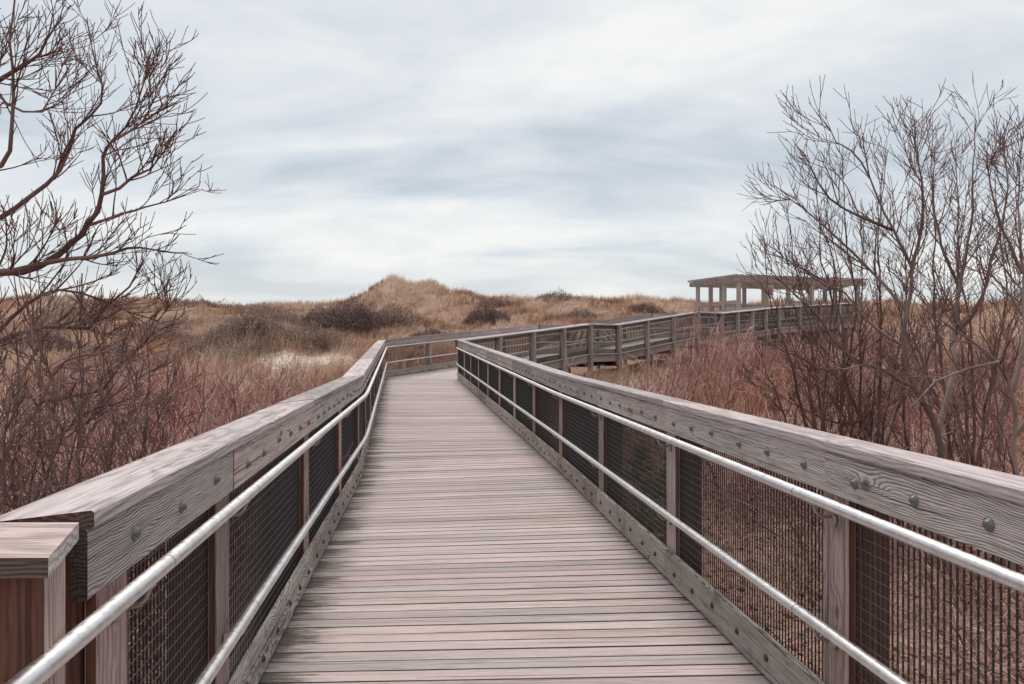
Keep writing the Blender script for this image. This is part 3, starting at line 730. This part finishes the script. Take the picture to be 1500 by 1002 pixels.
# the spreading tree outside the other railing
tb = gbase(-230, 6.6)
tree_from('bare_tree', 'tall leafless spreading tree reaching its limbs over the thicket beside the stub railing', tb, [
    with_base(-230, 6.6, [(-215, 640, 6.6), (-190, 520, 6.6), (-160, 420, 6.5), (-150, 300, 6.5), (-140, 150, 6.4), (-130, 0, 6.3), (-120, -120, 6.3)], 0.12, 0.03),
    limb([(-190, 520, 6.6), (-100, 440, 6.6), (0, 400, 6.5), (60, 392, 6.4), (105, 355, 6.3), (130, 330, 6.3), (150, 285, 6.2), (150, 230, 6.2), (168, 205, 6.1), (198, 160, 6.0), (222, 75, 6.0)], 0.06, 0.006),
    limb([(-160, 420, 6.5), (-60, 400, 6.3), (20, 396, 6.1), (95, 378, 6.0), (165, 372, 5.9), (205, 362, 5.9), (248, 369, 5.8)], 0.05, 0.005),
    limb([(-150, 300, 6.5), (-60, 330, 6.8), (0, 320, 6.9), (45, 285, 7.0), (90, 250, 7.0), (110, 190, 7.1), (150, 150, 7.1), (140, 95, 7.1), (127, 30, 7.2)], 0.04, 0.005),
    limb([(-140, 150, 6.4), (-60, 150, 6.2), (0, 115, 6.1), (40, 95, 6.0), (70, 60, 6.0), (90, 20, 5.9)], 0.04, 0.005),
    limb([(-150, 300, 6.5), (-70, 250, 6.2), (0, 245, 6.0), (20, 180, 6.0), (15, 60, 6.0), (30, -60, 6.0)], 0.04, 0.006),
    limb([(130, 330, 6.3), (180, 310, 6.2), (215, 305, 6.1), (272, 286, 6.1)], 0.018, 0.005),
    limb([(150, 285, 6.2), (195, 262, 6.1), (220, 245, 6.0), (248, 210, 6.0)], 0.018, 0.004),
    limb([(168, 205, 6.1), (205, 182, 6.0), (245, 150, 5.9)], 0.014, 0.004),
    limb([(-130, 0, 6.3), (-60, 60, 6.0), (10, 150, 5.9), (60, 160, 5.8), (105, 92, 5.8)], 0.03, 0.004),
    limb([(-215, 640, 6.6), (-120, 560, 6.3), (-40, 520, 6.2), (20, 490, 6.1), (70, 478, 6.0), (130, 480, 6.0), (150, 455, 5.9), (190, 420, 5.9), (210, 380, 5.9)], 0.045, 0.005),
    limb([(-40, 520, 6.2), (40, 445, 6.4), (90, 425, 6.5), (150, 440, 6.6), (230, 470, 6.7), (250, 430, 6.7)], 0.025, 0.004),
], rs, 1.65, 0.74, 3, 0.66, 0.11)
tb = gbase(-20, 6.0)
tree_from('bare_tree', 'pale low many-stemmed leafless tree leaning out of the thicket under the tall tree', tb, [
    with_base(-20, 6.0, [(0, 680, 6.0), (40, 620, 6.0), (62, 588, 6.0), (80, 540, 6.0), (120, 520, 5.9), (190, 500, 5.8), (240, 440, 5.8)], 0.045, 0.004),
    limb([(62, 588, 6.0), (110, 580, 5.9), (155, 570, 5.8), (180, 530, 5.8), (210, 500, 5.8)], 0.022, 0.004),
    with_base(-40, 5.7, [(0, 670, 5.7), (60, 655, 5.6), (120, 610, 5.6), (150, 590, 5.6), (190, 560, 5.5), (250, 530, 5.5)], 0.035, 0.004),
    with_base(-90, 5.2, [(-20, 700, 5.2), (40, 650, 5.1), (100, 640, 5.0), (150, 600, 5.0)], 0.035, 0.004),
    limb([(40, 620, 6.0), (30, 560, 6.2), (60, 500, 6.3), (110, 450, 6.4)], 0.025, 0.004),
], rs, 1.1, 0.8, 3, 0.54, 0.04)

def stems_to(base, tips, rs, r0=0.027, bow=0.35):
    """many stems rising from one root to the given tips, bowing outward first"""
    out = []
    for tpt in tips:
        b0 = base+Vector((rs.normal(0, .10), rs.normal(0, .10), -0.1)); d = tpt-b0
        m1 = b0+Vector((d.x*(0.35+bow*0.4), d.y*(0.35+bow*0.4), d.z*0.30)); m2 = b0+Vector((d.x*(0.65+bow*0.5), d.y*(0.65+bow*0.5), d.z*0.62))
        j = lambda q, s_: q+Vector(tuple(rs.normal(0, s_, 3)))
        out.append(([b0, j(m1, .11), j(m2, .12), j(m2.lerp(tpt, .5), .07), tpt], r0*rs.uniform(.75, 1.25), 0.004))
    return out
tips_r = [at(x, y+28, d) for x, y, d in [(1120, 330, 9.2), (1150, 260, 9.4), (1195, 235, 9.0), (1235, 215, 9.6), (1300, 195, 9.2), (1180, 380, 8.6), (1215, 300, 8.8), (1145, 420, 8.4), (1260, 290, 10), (1330, 260, 10), (1110, 470, 9.0), (1285, 400, 9.8), (1235, 460, 8.4)]]
tree_from('bare_tree', 'many-stemmed leafless tree with stiff upright stems screening the pavilion', gbase(1262, 9.2), stems_to(gbase(1262, 9.2), tips_r, rs), rs, 1.15, 0.8, 3, 0.64, 0.10)
tips_r = [at(x, y+28, d) for x, y, d in [(1330, 190, 9.8), (1365, 185, 9.6), (1400, 190, 10), (1345, 290, 9.0), (1385, 330, 9.2), (1420, 240, 9.4), (1455, 195, 9.8), (1490, 200, 9.4), (1300, 350, 9.4), (1440, 380, 9.0), (1480, 330, 9.2), (1520, 260, 9.4), (1310, 450, 8.9), (1400, 460, 8.6)]]
tree_from('bare_tree', 'many-stemmed leafless tree crowded behind the forked tree and the leaning one', gbase(1425, 9.6), stems_to(gbase(1425, 9.6), tips_r, rs), rs, 1.15, 0.8, 3, 0.64, 0.10)
tips_l = [at(x, y, d) for x, y, d in [(20, 470, 5.4), (60, 430, 5.6), (110, 470, 5.8), (160, 450, 6.0), (215, 470, 6.2), (245, 520, 6.2), (230, 590, 6.0), (180, 610, 5.6), (130, 640, 5.2), (80, 560, 5.2), (30, 560, 5.0), (150, 540, 5.6), (60, 650, 4.8), (100, 690, 4.6), (10, 640, 4.6), (200, 545, 5.4), (120, 400, 6.0)]]
tree_from('bare_tree', 'tangled leafless tree of crooked pinkish stems crowding the railing beneath the tall tree', gbase(40, 5.4), stems_to(gbase(40, 5.4), tips_l, rs, 0.017, 0.5), rs, 1.25, 0.6, 3, 0.58, 0.03)

tips_l = [at(x, y, d) for x, y, d in [(10, 520, 4.4), (55, 500, 4.6), (95, 540, 4.7), (150, 580, 4.8), (190, 640, 4.8), (120, 620, 4.5), (70, 610, 4.3), (30, 590, 4.2), (-10, 600, 4.2), (160, 690, 4.6), (60, 700, 4.2), (215, 610, 5.0), (-20, 450, 4.6), (40, 440, 4.8)]]
tree_from('bare_tree', 'crooked low leafless tree in the tangle right beside the stub railing', gbase(20, 4.5), stems_to(gbase(20, 4.5), tips_l, rs, 0.016, 0.55), rs, 1.2, 0.5, 3, 0.6, 0.03)

# ---- red brush: templates
def brush_lines(rs, H=1.35, W=0.75, stems=26, sub=7, thick=1.0, wig=0.13):
    ls = []
    for _ in range(stems):
        a_ = rs.uniform(0, 2*np.pi); q = rs.uniform(0, 0.35)*W
        p = np.array([q*np.cos(a_), q*np.sin(a_), -0.1]); lean = rs.uniform(0.05, 0.55)
        d = np.array([np.cos(a_)*lean, np.sin(a_)*lean, 1.0])
        L = H*rs.uniform(0.6, 1.08); P, R, _ = grow_line(p, d, L, 0.0085*thick, 0.0034*thick, 6, 0.03, wig, rs)
        ls.append((P, R))
        for _k in range(sub):
            t = rs.uniform(0.25, 0.97); i = int(t*6); i = min(i, 5); pp = P[i]+(P[i+1]-P[i])*(t*6-i)
            dd = side_dir(P[i+1]-P[i], rs, rs.uniform(0.45, 1.0)); dd[2] += 0.25
            Q, RR, _ = grow_line(pp, dd, rs.uniform(0.18, 0.5)*H*0.6, 0.0045*thick, 0.0026*thick, 3, 0.06, 0.2, rs); ls.append((Q, RR))
            if rs.uniform() < 0.75:
                dd = side_dir(Q[2]-Q[1], rs, rs.uniform(0.5, 1.0)); dd[2] += 0.2
                ls.append(grow_line(Q[1], dd, rs.uniform(0.1, 0.25), 0.0034*thick, 0.0024*thick, 2, 0.05, 0.2, rs)[:2])
    return ls
rs = np.random.RandomState(5)
def tint_up(H):
    return lambda P, R: np.clip(rs.beta(1.2, 1.2)+0.15*(P[:, 2]-0.7), 0, 1)
brush_me = [tubes('brush', brush_lines(rs, 1.3+0.12*k % 0.4, 0.9, 15, 8, 1.35, 0.2), M['redtwig'], lambda r: 3, tint_up(1.3), False) for k in range(6)]

def crooked_lines(rs, H):
    ls = []
    for _ in range(9):
        a_ = rs.uniform(0, 6.28); lean = rs.uniform(.15, .8)
        P, R, _d = grow_line((rs.normal(0, .12), rs.normal(0, .12), -0.1), (math.cos(a_)*lean, math.sin(a_)*lean, 1), H*rs.uniform(.7, 1.15), 0.015, 0.004, 9, 0.03, 0.17, rs)
        ls.append((P, R)); sprout(ls, P, R, 2, 3, rs, 1.0, 0.5, 0.05, H*0.42, 0.06, 0.0036, 0.2)
    return ls
brush_me += [tubes('brush', crooked_lines(rs, 1.35), M['redtwig'], lambda r: 4 if r > 0.01 else 3, tint_up(1.3), False) for k in range(4)]

def clear_of_walk(x, y, marg):
    for pts, sgn in ((R_pts, 1), (L_pts, -1)):
        for i in range(len(pts)-1):
            a_, b_ = pts[i].xy, pts[i+1].xy; ab = b_-a_; t = max(0, min(1, (Vector((x, y))-a_).dot(ab)/ab.length_squared))
            if (a_+ab*t-Vector((x, y))).length < marg: return False
    # inside the walkway?
    for i in range(len(R_pts)-1):
        poly = [L_pts[i] if i else Ls, L_pts[i+1], R_pts[i+1], R_pts[i]]
        ins = True
        for j in range(4):
            p, q = poly[j], poly[(j+1) % 4]
            if (q.x-p.x)*(y-p.y)-(q.y-p.y)*(x-p.x) > 0: ins = False; break
        if ins: return False
    return True
def side_of(x, y):      # 'in' : inside of the bend, 'out': the other side
    if y < 23.2: return 'in' if x > (1.566+SL*y if y < 9.2 else 0.554-0.161*(y-9.2)) else 'out'
    best = None
    for i in range(2, len(R_pts)-1):
        p, q = R_pts[i], R_pts[i+1]
        if best is None or True:
            if min(p.x, q.x)-3 <= x <= max(p.x, q.x)+3 or i == len(R_pts)-2 or i == 2:
                s_ = (q.x-p.x)*(y-p.y)-(q.y-p.y)*(x-p.x)
                if min(p.x, q.x) <= x <= max(p.x, q.x): return 'in' if s_ < 0 else 'out'
    return 'in' if x > 10 else 'out'
spots = []
rr = random.Random(9)
def scatter(n, x0, x1, y0, y1, dmin, ok, marg=0.85):
    got = []; tries = 0
    while len(got) < n and tries < n*30:
        tries += 1; x = rr.uniform(x0, x1); y = rr.uniform(y0, y1)
        if not ok(x, y) or not clear_of_walk(x, y, marg): continue
        if any((x-a_)**2+(y-b_)**2 < dmin*dmin for a_, b_ in got): continue
        got.append((x, y))
    return got
def vis(x, y, m_=1.2): return abs(x)/max(y, .1) < 0.70+m_/max(y, .1)
left = scatter(150, -17, -1.6, 2.2, 23, 0.78, lambda x, y: side_of(x, y) == 'out' and vis(x, y) and (y < 19 or x > -12-0.3*(y-19)) and rr.random() < (1 if y < 17 else 0.6))
right = scatter(146, 1.5, 19, 8.5, 36, 0.85, lambda x, y: side_of(x, y) == 'in' and vis(x, y) and x > 2.6-(y-8.5)*0.15 and sand_mask(x, y) < 0.5 and y < 16+x*1.9 and not (9 < x and y < 14))
right += scatter(16, 2.6, 6.5, 1.8, 8.5, 0.8, lambda x, y: side_of(x, y) == 'in' and x > 2.4)
brush_all = [('out', p) for p in left]+[('in', p) for p in right]
brush_all.sort(key=lambda q: q[1][1])
for k, (sd, (x, y)) in enumerate(brush_all[:300]):
    o = put('red_bush', brush_me[(0, 6, 1, 7, 2, 8, 3, 9, 4, 6, 7, 5, 8, 9)[k % 14]]); o.location = (x, y, ground_at(x, y))
    s_ = rr.uniform(0.7, 1.2); hs = rr.uniform(0.7, 1.25)
    if sd == 'out': hs *= 1.1 if y > 5 else 0.8
    else: hs *= (0.6 if y < 8.5 else 0.95)+0.6*min(1, max(0, (y-13)/10))
    o.scale = (s_, s_, s_*hs); o.rotation_euler = (rr.uniform(-.1, .1), rr.uniform(-.1, .1), rr.uniform(0, 6.28))
    if sd == 'out' and y < 8: lab, grp = 'leafless red-brown bush under the tall spreading tree next to the stub railing', 'red bushes under the tall tree'
    elif sd == 'out' and y < 16: lab, grp = 'leafless red-brown bush halfway along the thicket outside the railing with the stub', 'red bushes halfway along the outer thicket'
    elif sd == 'out': lab, grp = 'leafless red-brown bush at the end of the thicket facing the small sandy mound', 'red bushes facing the sandy mound'
    elif y < 8.6: lab, grp = 'low leafless bush standing in leaf litter close behind the wire mesh', 'low bushes in the leaf litter'
    elif x > 0.40*y: lab, grp = 'leafless red-brown bush growing among the stems of the bare trees before the pavilion', 'red bushes among the bare trees'
    elif y > 21: lab, grp = 'leafless red-brown bush crowding the posts of the ramp', 'red bushes against the ramp posts'
    else: lab, grp = 'leafless red-brown bush between the pine saplings and the ramp', 'red bushes between the saplings and the ramp'
    tag(o, lab, 'bush', grp)
print('red bushes', len(left), len(right))
# dense low undergrowth beneath and beyond the bushes, one mass
def replicate(name, tmpl, places, mat):
    n = len(tmpl.vertices); v = np.empty(n*3); tmpl.vertices.foreach_get('co', v); v = v.reshape(-1, 3)
    f = np.array([tuple(p.vertices) for p in tmpl.polygons]); t = np.empty(n); tmpl.attributes['tint'].data.foreach_get('value', t)
    VV, FF, TT = [], [], []
    for i, (x, y, z, s_, h_, a_) in enumerate(places):
        c_, q_ = math.cos(a_), math.sin(a_)
        w = np.stack([(v[:, 0]*c_-v[:, 1]*q_)*s_+x, (v[:, 0]*q_+v[:, 1]*c_)*s_+y, v[:, 2]*s_*h_+z], 1)
        VV.append(w); FF.append(f+i*n); TT.append(t)
    me = mesh_from(name, np.concatenate(VV), np.concatenate(FF), mat)
    at_ = me.attributes.new('tint', 'FLOAT', 'POINT'); at_.data.foreach_set('value', np.concatenate(TT).astype(np.float32)); return me
low_t = tubes('low', brush_lines(rs, 0.7, 1.3, 16, 5, 1.0), M['redtwig'], lambda r: 3, tint_up(1), False)
ug = scatter(520, -17, 20, 2.2, 37, 0.5, lambda x, y: vis(x, y) and ((side_of(x, y) == 'out' and y < 24 and x < -1.5) or (side_of(x, y) == 'in' and (y > 10 or x > 4.2))) and sand_mask(x, y) < 0.5, 1.15)
und = put('undergrowth', replicate('undergrowth', low_t, [(x, y, ground_at(x, y), rr.uniform(.7, 1.2), rr.uniform(.6, 1.1), rr.uniform(0, 6.3)) for x, y in ug], M['redtwig']))
tag(und, 'low tangled red-brown undergrowth covering the ground among the bushes', 'undergrowth', kind='stuff')

# ---- dune shrubs
def mound_shrub(name, label, x, y, w, d, h, n, mat, rs, blade=0.10, group=None):
    """dense rounded shrub: stems plus many short twigs through its volume"""
    gz = ground_at(x, y); root = empty(name, (x, y, gz)); tag(root, label, 'shrub', group)
    ls = []
    for _ in range(max(10, n//60)):
        a_ = rs.uniform(0, 6.28); lean = rs.uniform(0.1, 1.0)
        ls.append(grow_line((0, 0, -0.1), (math.cos(a_)*lean*w/h*0.6, math.sin(a_)*lean*d/h*0.6, 1), h*rs.uniform(.7, 1), 0.03, 0.008, 5, 0.02, 0.1, rs)[:2])
    put('stems', tubes('stems', ls, mat, lambda r: 4, lambda P, R: np.full(len(P), 0.1)), root)
    th = rs.uniform(0, 2*np.pi, n); q = rs.uniform(0, 1, n)**0.5; zf = rs.uniform(0, 1, n)**0.6
    lump = 1+0.2*np.sin(3*th+1)+0.16*np.sin(5*th+x)+0.08*np.sin(11*th)
    X = q*np.cos(th)*w/2*lump; Y = q*np.sin(th)*d/2*lump
    top = h*np.sqrt(np.clip(1-(q*0.96)**2.4, 0, 1))*(0.80+0.18*np.sin(X*1.9+2)+0.16*np.sin(Y*2.3+X*3.1)+0.12*np.sin(X*5.3+Y*4.1))
    Z = top*zf + (ground_z(X+x, Y+y)-gz)
    P = np.stack([X, Y, Z], 1); D = np.stack([np.cos(th)*q*0.8, np.sin(th)*q*0.8, np.full(n, 0.8)], 1)+rs.normal(0, 0.5, (n, 3))
    D /= np.linalg.norm(D, axis=1)[:, None]; S_ = np.cross(D, rs.normal(0, 1, (n, 3))); S_ /= np.linalg.norm(S_, axis=1)[:, None]
    Ln = blade*(rs.uniform(1.2, 3.2, n)+3.0*(rs.uniform(0, 1, n) > 0.95))[:, None]; Wd = blade*rs.uniform(.10, .26, n)[:, None]
    VV = np.stack([P-S_*Wd, P+S_*Wd, P+D*Ln], 1).reshape(-1, 3); FF = np.arange(3*n).reshape(n, 3)
    me = mesh_from('foliage', VV, FF, mat)
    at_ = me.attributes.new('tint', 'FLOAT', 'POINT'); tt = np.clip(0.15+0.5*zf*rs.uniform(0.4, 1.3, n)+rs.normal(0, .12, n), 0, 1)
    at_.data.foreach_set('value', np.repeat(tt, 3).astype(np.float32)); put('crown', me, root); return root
rs = np.random.RandomState(77)
mound_shrub('dune_shrub', 'wide dark bare shrub at the foot of the pointed dune', -11.3, 54, 7.9, 5.5, 2.3, 11000, M['darktwig'], rs, 0.12)
mound_shrub('dune_shrub', 'small round dark shrub on the shoulder of the pointed dune', -2.3, 63, 3.8, 3.2, 1.6, 4200, M['darktwig'], rs, 0.11)
mound_shrub('dune_shrub', 'dull green-grey shrub crowning the small sandy mound', -11.4, 32.8, 6.6, 4.6, 1.15, 13000, M['greyleaf'], rs, 0.07)
mound_shrub('dune_shrub', 'low dark shrub beside the bare sand on the small mound', -8.2, 32.6, 2.6, 2.4, 0.6, 3000, M['greyleaf'], rs, 0.06)
for k, (x, y, w, h) in enumerate([(-27, 60, 6, 1.2), (-33, 55, 5, 1.3), (-22.5, 49, 4.5, 1.1), (-20, 66, 6, 1.0), (-29, 45, 4, 1.0), (-17, 44, 4, .9), (-38, 66, 7, 1.4), (6, 66, 4, 1.0), (9, 58, 4, 1.1), (2.5, 52, 3.4, .9), (28, 36, 4, 1.2), (34, 42, 5, 1.3), (26, 58, 5, 1.4), (38, 55, 5, 1.4), (-24, 72, 6, 1.0), (-31, 74, 7, 1.1), (-42, 76, 8, 1.2), (-17.5, 58, 3.5, .9), (-26, 53, 4, 1.0), (-35, 49, 4, 1.1), (-19.5, 37, 3, .8), (-24, 39, 3.4, .9), (-5.5, 50, 2.6, .7), (-1.5, 74, 5, .9), (5, 78, 5, .9), (13, 70, 4, 1.0), (-6.5, 43, 2.2, .6)]):
    if x > 20: lab, grp = 'low brown bare shrub in the dune grass beyond the bare trees and pavilion', 'brown shrubs beyond the pavilion'
    elif y >= 64: lab, grp = 'low brown bare shrub in the grass high on the dune ridge', 'brown shrubs on the ridge'
    elif x > -7: lab, grp = 'low brown bare shrub in the grass just behind the rising ramp', 'brown shrubs behind the ramp'
    else: lab, grp = 'low brown bare shrub in the hollow between the sandy mound and the dune ridge', 'brown shrubs in the hollow'
    mound_shrub('dune_shrub', lab, x, y, w, w*0.8, h, 2200, M['darktwig'], rs, 0.11, grp)

# ---- small evergreens behind the mesh
def little_pine(label, x, y, h, rs):
    gz = ground_at(x, y); root = empty('pine_sapling', (x, y, gz)); tag(root, label, 'pine', 'pine saplings behind the mesh')
    P, R, _ = grow_line((0, 0, -0.05), (0.05, 0, 1), h, 0.018, 0.005, 6, 0.02, 0.03, rs)
    put('trunk', tubes('trunk', [(P, R)], M['bark'], lambda r: 6, lambda P, R: np.full(len(P), 0.3)), root)
    VV = []
    for z in np.arange(0.08, h, 0.075):
        rad = 0.42*h*(1-z/h)**0.8+0.04
        for _ in range(7):
            a_ = rs.uniform(0, 6.28); d = np.array([math.cos(a_), math.sin(a_), rs.uniform(.1, .5)]); d /= np.linalg.norm(d)
            L = rad*rs.uniform(.6, 1.1)
            for q in np.linspace(0.15, 1, 9):
                p = np.array([0.05*z, 0, z])+d*L*q
                for _n in range(7):
                    nd = d*0.7+rs.normal(0, 0.55, 3); nd /= np.linalg.norm(nd); s_ = np.cross(nd, rs.normal(0, 1, 3)); s_ /= np.linalg.norm(s_)
                    VV += [p-s_*0.003, p+s_*0.003, p+nd*rs.uniform(.05, .10)]
    VV = np.array(VV); FF = np.arange(len(VV)).reshape(-1, 3); me = mesh_from('needles', VV, FF, M['pine'])
    at_ = me.attributes.new('tint', 'FLOAT', 'POINT'); at_.data.foreach_set('value', np.repeat(rs.uniform(0, 1, len(FF)), 3).astype(np.float32))
    put('crown', me, root)
for lab, x, y, h in (('small dark green pine sapling seen through the wire mesh', 1.50, 9.0, 1.25), ('spreading green pine sapling beside the small one, seen through the mesh', 1.98, 9.5, 1.15), ('half-hidden pine sapling at the far end of the saplings', 1.12, 11.0, 1.2)):
    little_pine(lab, x, y, h, rs)

# ---- dune grass
rg = np.random.RandomState(31)
def grass(name, label, n, X, Y, hmin, hmax, wid, blades, tfun, keep=None):
    nb = len(X); Z = ground_z(X, Y)
    B_ = np.repeat(np.stack([X, Y, Z], 1), blades, 0); m_ = len(B_)
    B_[:, :2] += rg.normal(0, 0.09, (m_, 2)); a_ = rg.uniform(0, 2*np.pi, m_); lean = np.abs(rg.normal(0.25, 0.22, m_))
    wind = np.array([0.16, 0.0])
    H = np.repeat(rg.uniform(hmin, hmax, nb), blades)*rg.uniform(.6, 1.1, m_)
    d = np.stack([np.cos(a_)*lean+wind[0], np.sin(a_)*lean, np.ones(m_)], 1); d /= np.linalg.norm(d, axis=1)[:, None]
    s_ = np.stack([-np.sin(a_), np.cos(a_), np.zeros(m_)], 1)*(wid*(0.6+0.012*B_[:, 1]))[:, None]
    mid = B_+d*(H*0.55)[:, None]; d2 = d+np.stack([np.cos(a_)*lean*1.2+0.1, np.sin(a_)*lean*1.2, -0.35*lean], 1); d2 /= np.linalg.norm(d2, axis=1)[:, None]
    tip = mid+d2*(H*0.5)[:, None]
    VV = np.stack([B_-s_, B_+s_, mid+s_*0.8, mid-s_*0.8, tip], 1).reshape(-1, 3)
    k = np.arange(m_)*5
    FF = np.concatenate([np.stack([k, k+1, k+2], 1), np.stack([k, k+2, k+3], 1), np.stack([k+3, k+2, k+4], 1)])
    me = mesh_from(name, VV, FF, M['grass']); tv = np.clip(np.repeat(tfun(X, Y), blades)+rg.normal(0, .13, m_), 0, 1)
    at_ = me.attributes.new('tint', 'FLOAT', 'POINT'); at_.data.foreach_set('value', np.repeat(tv, 5).astype(np.float32))
    o = put(name, me); tag(o, label, 'grass', kind='stuff'); return o
def tint_xy(X, Y):
    return 0.5+0.28*np.sin(X*0.5+Y*0.23+1.5*np.sin(Y*0.11))+0.22*np.sin(X*1.3-Y*0.7+1) + 0.15*np.exp(-((X+12)/7)**2-((Y-82)/7)**2)
n = 39000
Y = rg.uniform(22, 92, n); X = rg.uniform(-1.0, 1.05, n)*Y
on_walk = np.zeros(n, bool)
for i in range(2, len(R_pts)-1):
    A, Bq, C_, D_ = [np.array(p.xy) for p in (L_pts[i], L_pts[i+1], R_pts[i+1], R_pts[i])]
    ins = np.ones(n, bool)
    for p, q in ((A, Bq), (Bq, C_), (C_, D_), (D_, A)):
        ins &= ((q[0]-p[0])*(Y-p[1])-(q[1]-p[1])*(X-p[0])) < 0.4*np.hypot(*(q-p))
    on_walk |= ins
px = (X-13.86)*e1.x+(Y-46)*e1.y; py = (X-13.86)*e2.x+(Y-46)*e2.y
on_walk |= (px > -0.5) & (px < W1+.5) & (py > -0.6) & (py < W2+.5)
keep = (~on_walk) & (sand_mask(X, Y) < 0.35+0.4*rg.uniform(0, 1, n)) & (Y < 92)
grass('dune_grass', 'dry straw-coloured dune grass covering the dunes behind the walkway', n, X[keep], Y[keep], 0.35, 0.85, 0.010, 9, tint_xy)
n = 6800
Y = rg.uniform(84, 90, n); X = rg.uniform(-1.0, 1.0, n)*Y
grass('ridge_grass', 'tall dry grass standing along the dune ridge against the sky', n, X, Y, 0.5, 1.1, 0.010, 8, tint_xy)
n = 4600
Y = rg.uniform(2, 23, n); X = rg.uniform(1.2, 22, n); ok = np.array([clear_of_walk(x, y, 0.35) and side_of(x, y) == 'in' for x, y in zip(X, Y)])
grass('dry_grass', 'sparse dry grass on the litter-covered ground behind the wire mesh', n, X[ok], Y[ok], 0.12, 0.45, 0.0035, 10, lambda X, Y: 0.3+0.25*np.sin(X*2+Y))

# ---- fallen leaves and twigs under the bushes beside the mesh
n = 16000
Y = rg.uniform(1.5, 15, n); X = rg.uniform(0.6, 8.5, n); ok = np.array([clear_of_walk(x, y, 0.1) and side_of(x, y) == 'in' for x, y in zip(X, Y)])
X, Y = X[ok], Y[ok]; n = len(X); P = np.stack([X, Y, ground_z(X, Y)+rg.uniform(0.004, 0.05, n)], 1)
a1 = rg.normal(0, 1, (n, 3)); a1[:, 2] *= 0.45; a1 /= np.linalg.norm(a1, axis=1)[:, None]
a2 = np.cross(a1, rg.normal(0, 0.5, (n, 3))+np.array([0, 0, 1.0])); a2 /= np.linalg.norm(a2, axis=1)[:, None]
sz = rg.uniform(.016, .045, n)[:, None]
VV = np.stack([P-a1*sz, P-a2*sz*.5, P+a1*sz, P+a2*sz*.5], 1).reshape(-1, 3); FF = np.arange(4*n).reshape(n, 4)
me = mesh_from('leaf_litter', VV, FF, M['redtwig']); at_ = me.attributes.new('tint', 'FLOAT', 'POINT')
at_.data.foreach_set('value', np.repeat(rg.uniform(0, 0.62, n), 4).astype(np.float32))
tag(put('leaf_litter', me), 'brown and pinkish fallen leaves covering the ground behind the wire mesh', 'leaves', kind='stuff')
ls = []
for _ in range(420):
    x, y = rg.uniform(1.4, 8), rg.uniform(1.6, 13)
    if not clear_of_walk(x, y, 0.5) or side_of(x, y) != 'in': continue
    ls.append(grow_line((x, y, ground_at(x, y)+0.01), (rg.normal(), rg.normal(), rg.uniform(0.0, 0.7)), rg.uniform(.3, 1.1), rg.uniform(.005, .013), .003, 6, -0.02, 0.16, rg)[:2])
tag(put('fallen_twigs', tubes('fallen_twigs', ls, M['bark'], lambda r: 4, lambda P, R: np.full(len(P), rg.uniform(0.3, 1)))), 'tangle of fallen grey twigs on the litter behind the wire mesh', 'twigs', kind='stuff')

# ---- deck screws, too small to pick apart
vs_, fs = [], []
rsx = random.Random(2)
for o in [q for q in deck.children if q.name.startswith('plank') and not q.name.startswith('planking')]:
    m4 = o.matrix_local
    if m4.translation.y > 14: continue
    for fx in (-1.12, -0.62, 0.0, 0.62, 1.12):
        for fy in (-0.03, 0.03):
            c = m4 @ Vector((fx+rsx.uniform(-.008, .008), fy+rsx.uniform(-.004, .004), 0.0006)); b0 = len(vs_)
            for q in range(6): vs_.append((c.x+0.005*math.cos(q*math.pi/3), c.y+0.005*math.sin(q*math.pi/3), c.z))
            fs.append(tuple(range(b0, b0+6)))
tag(put('deck_screws', mesh_from('deck_screws', vs_, fs, M['rust']), deck), kind='stuff')
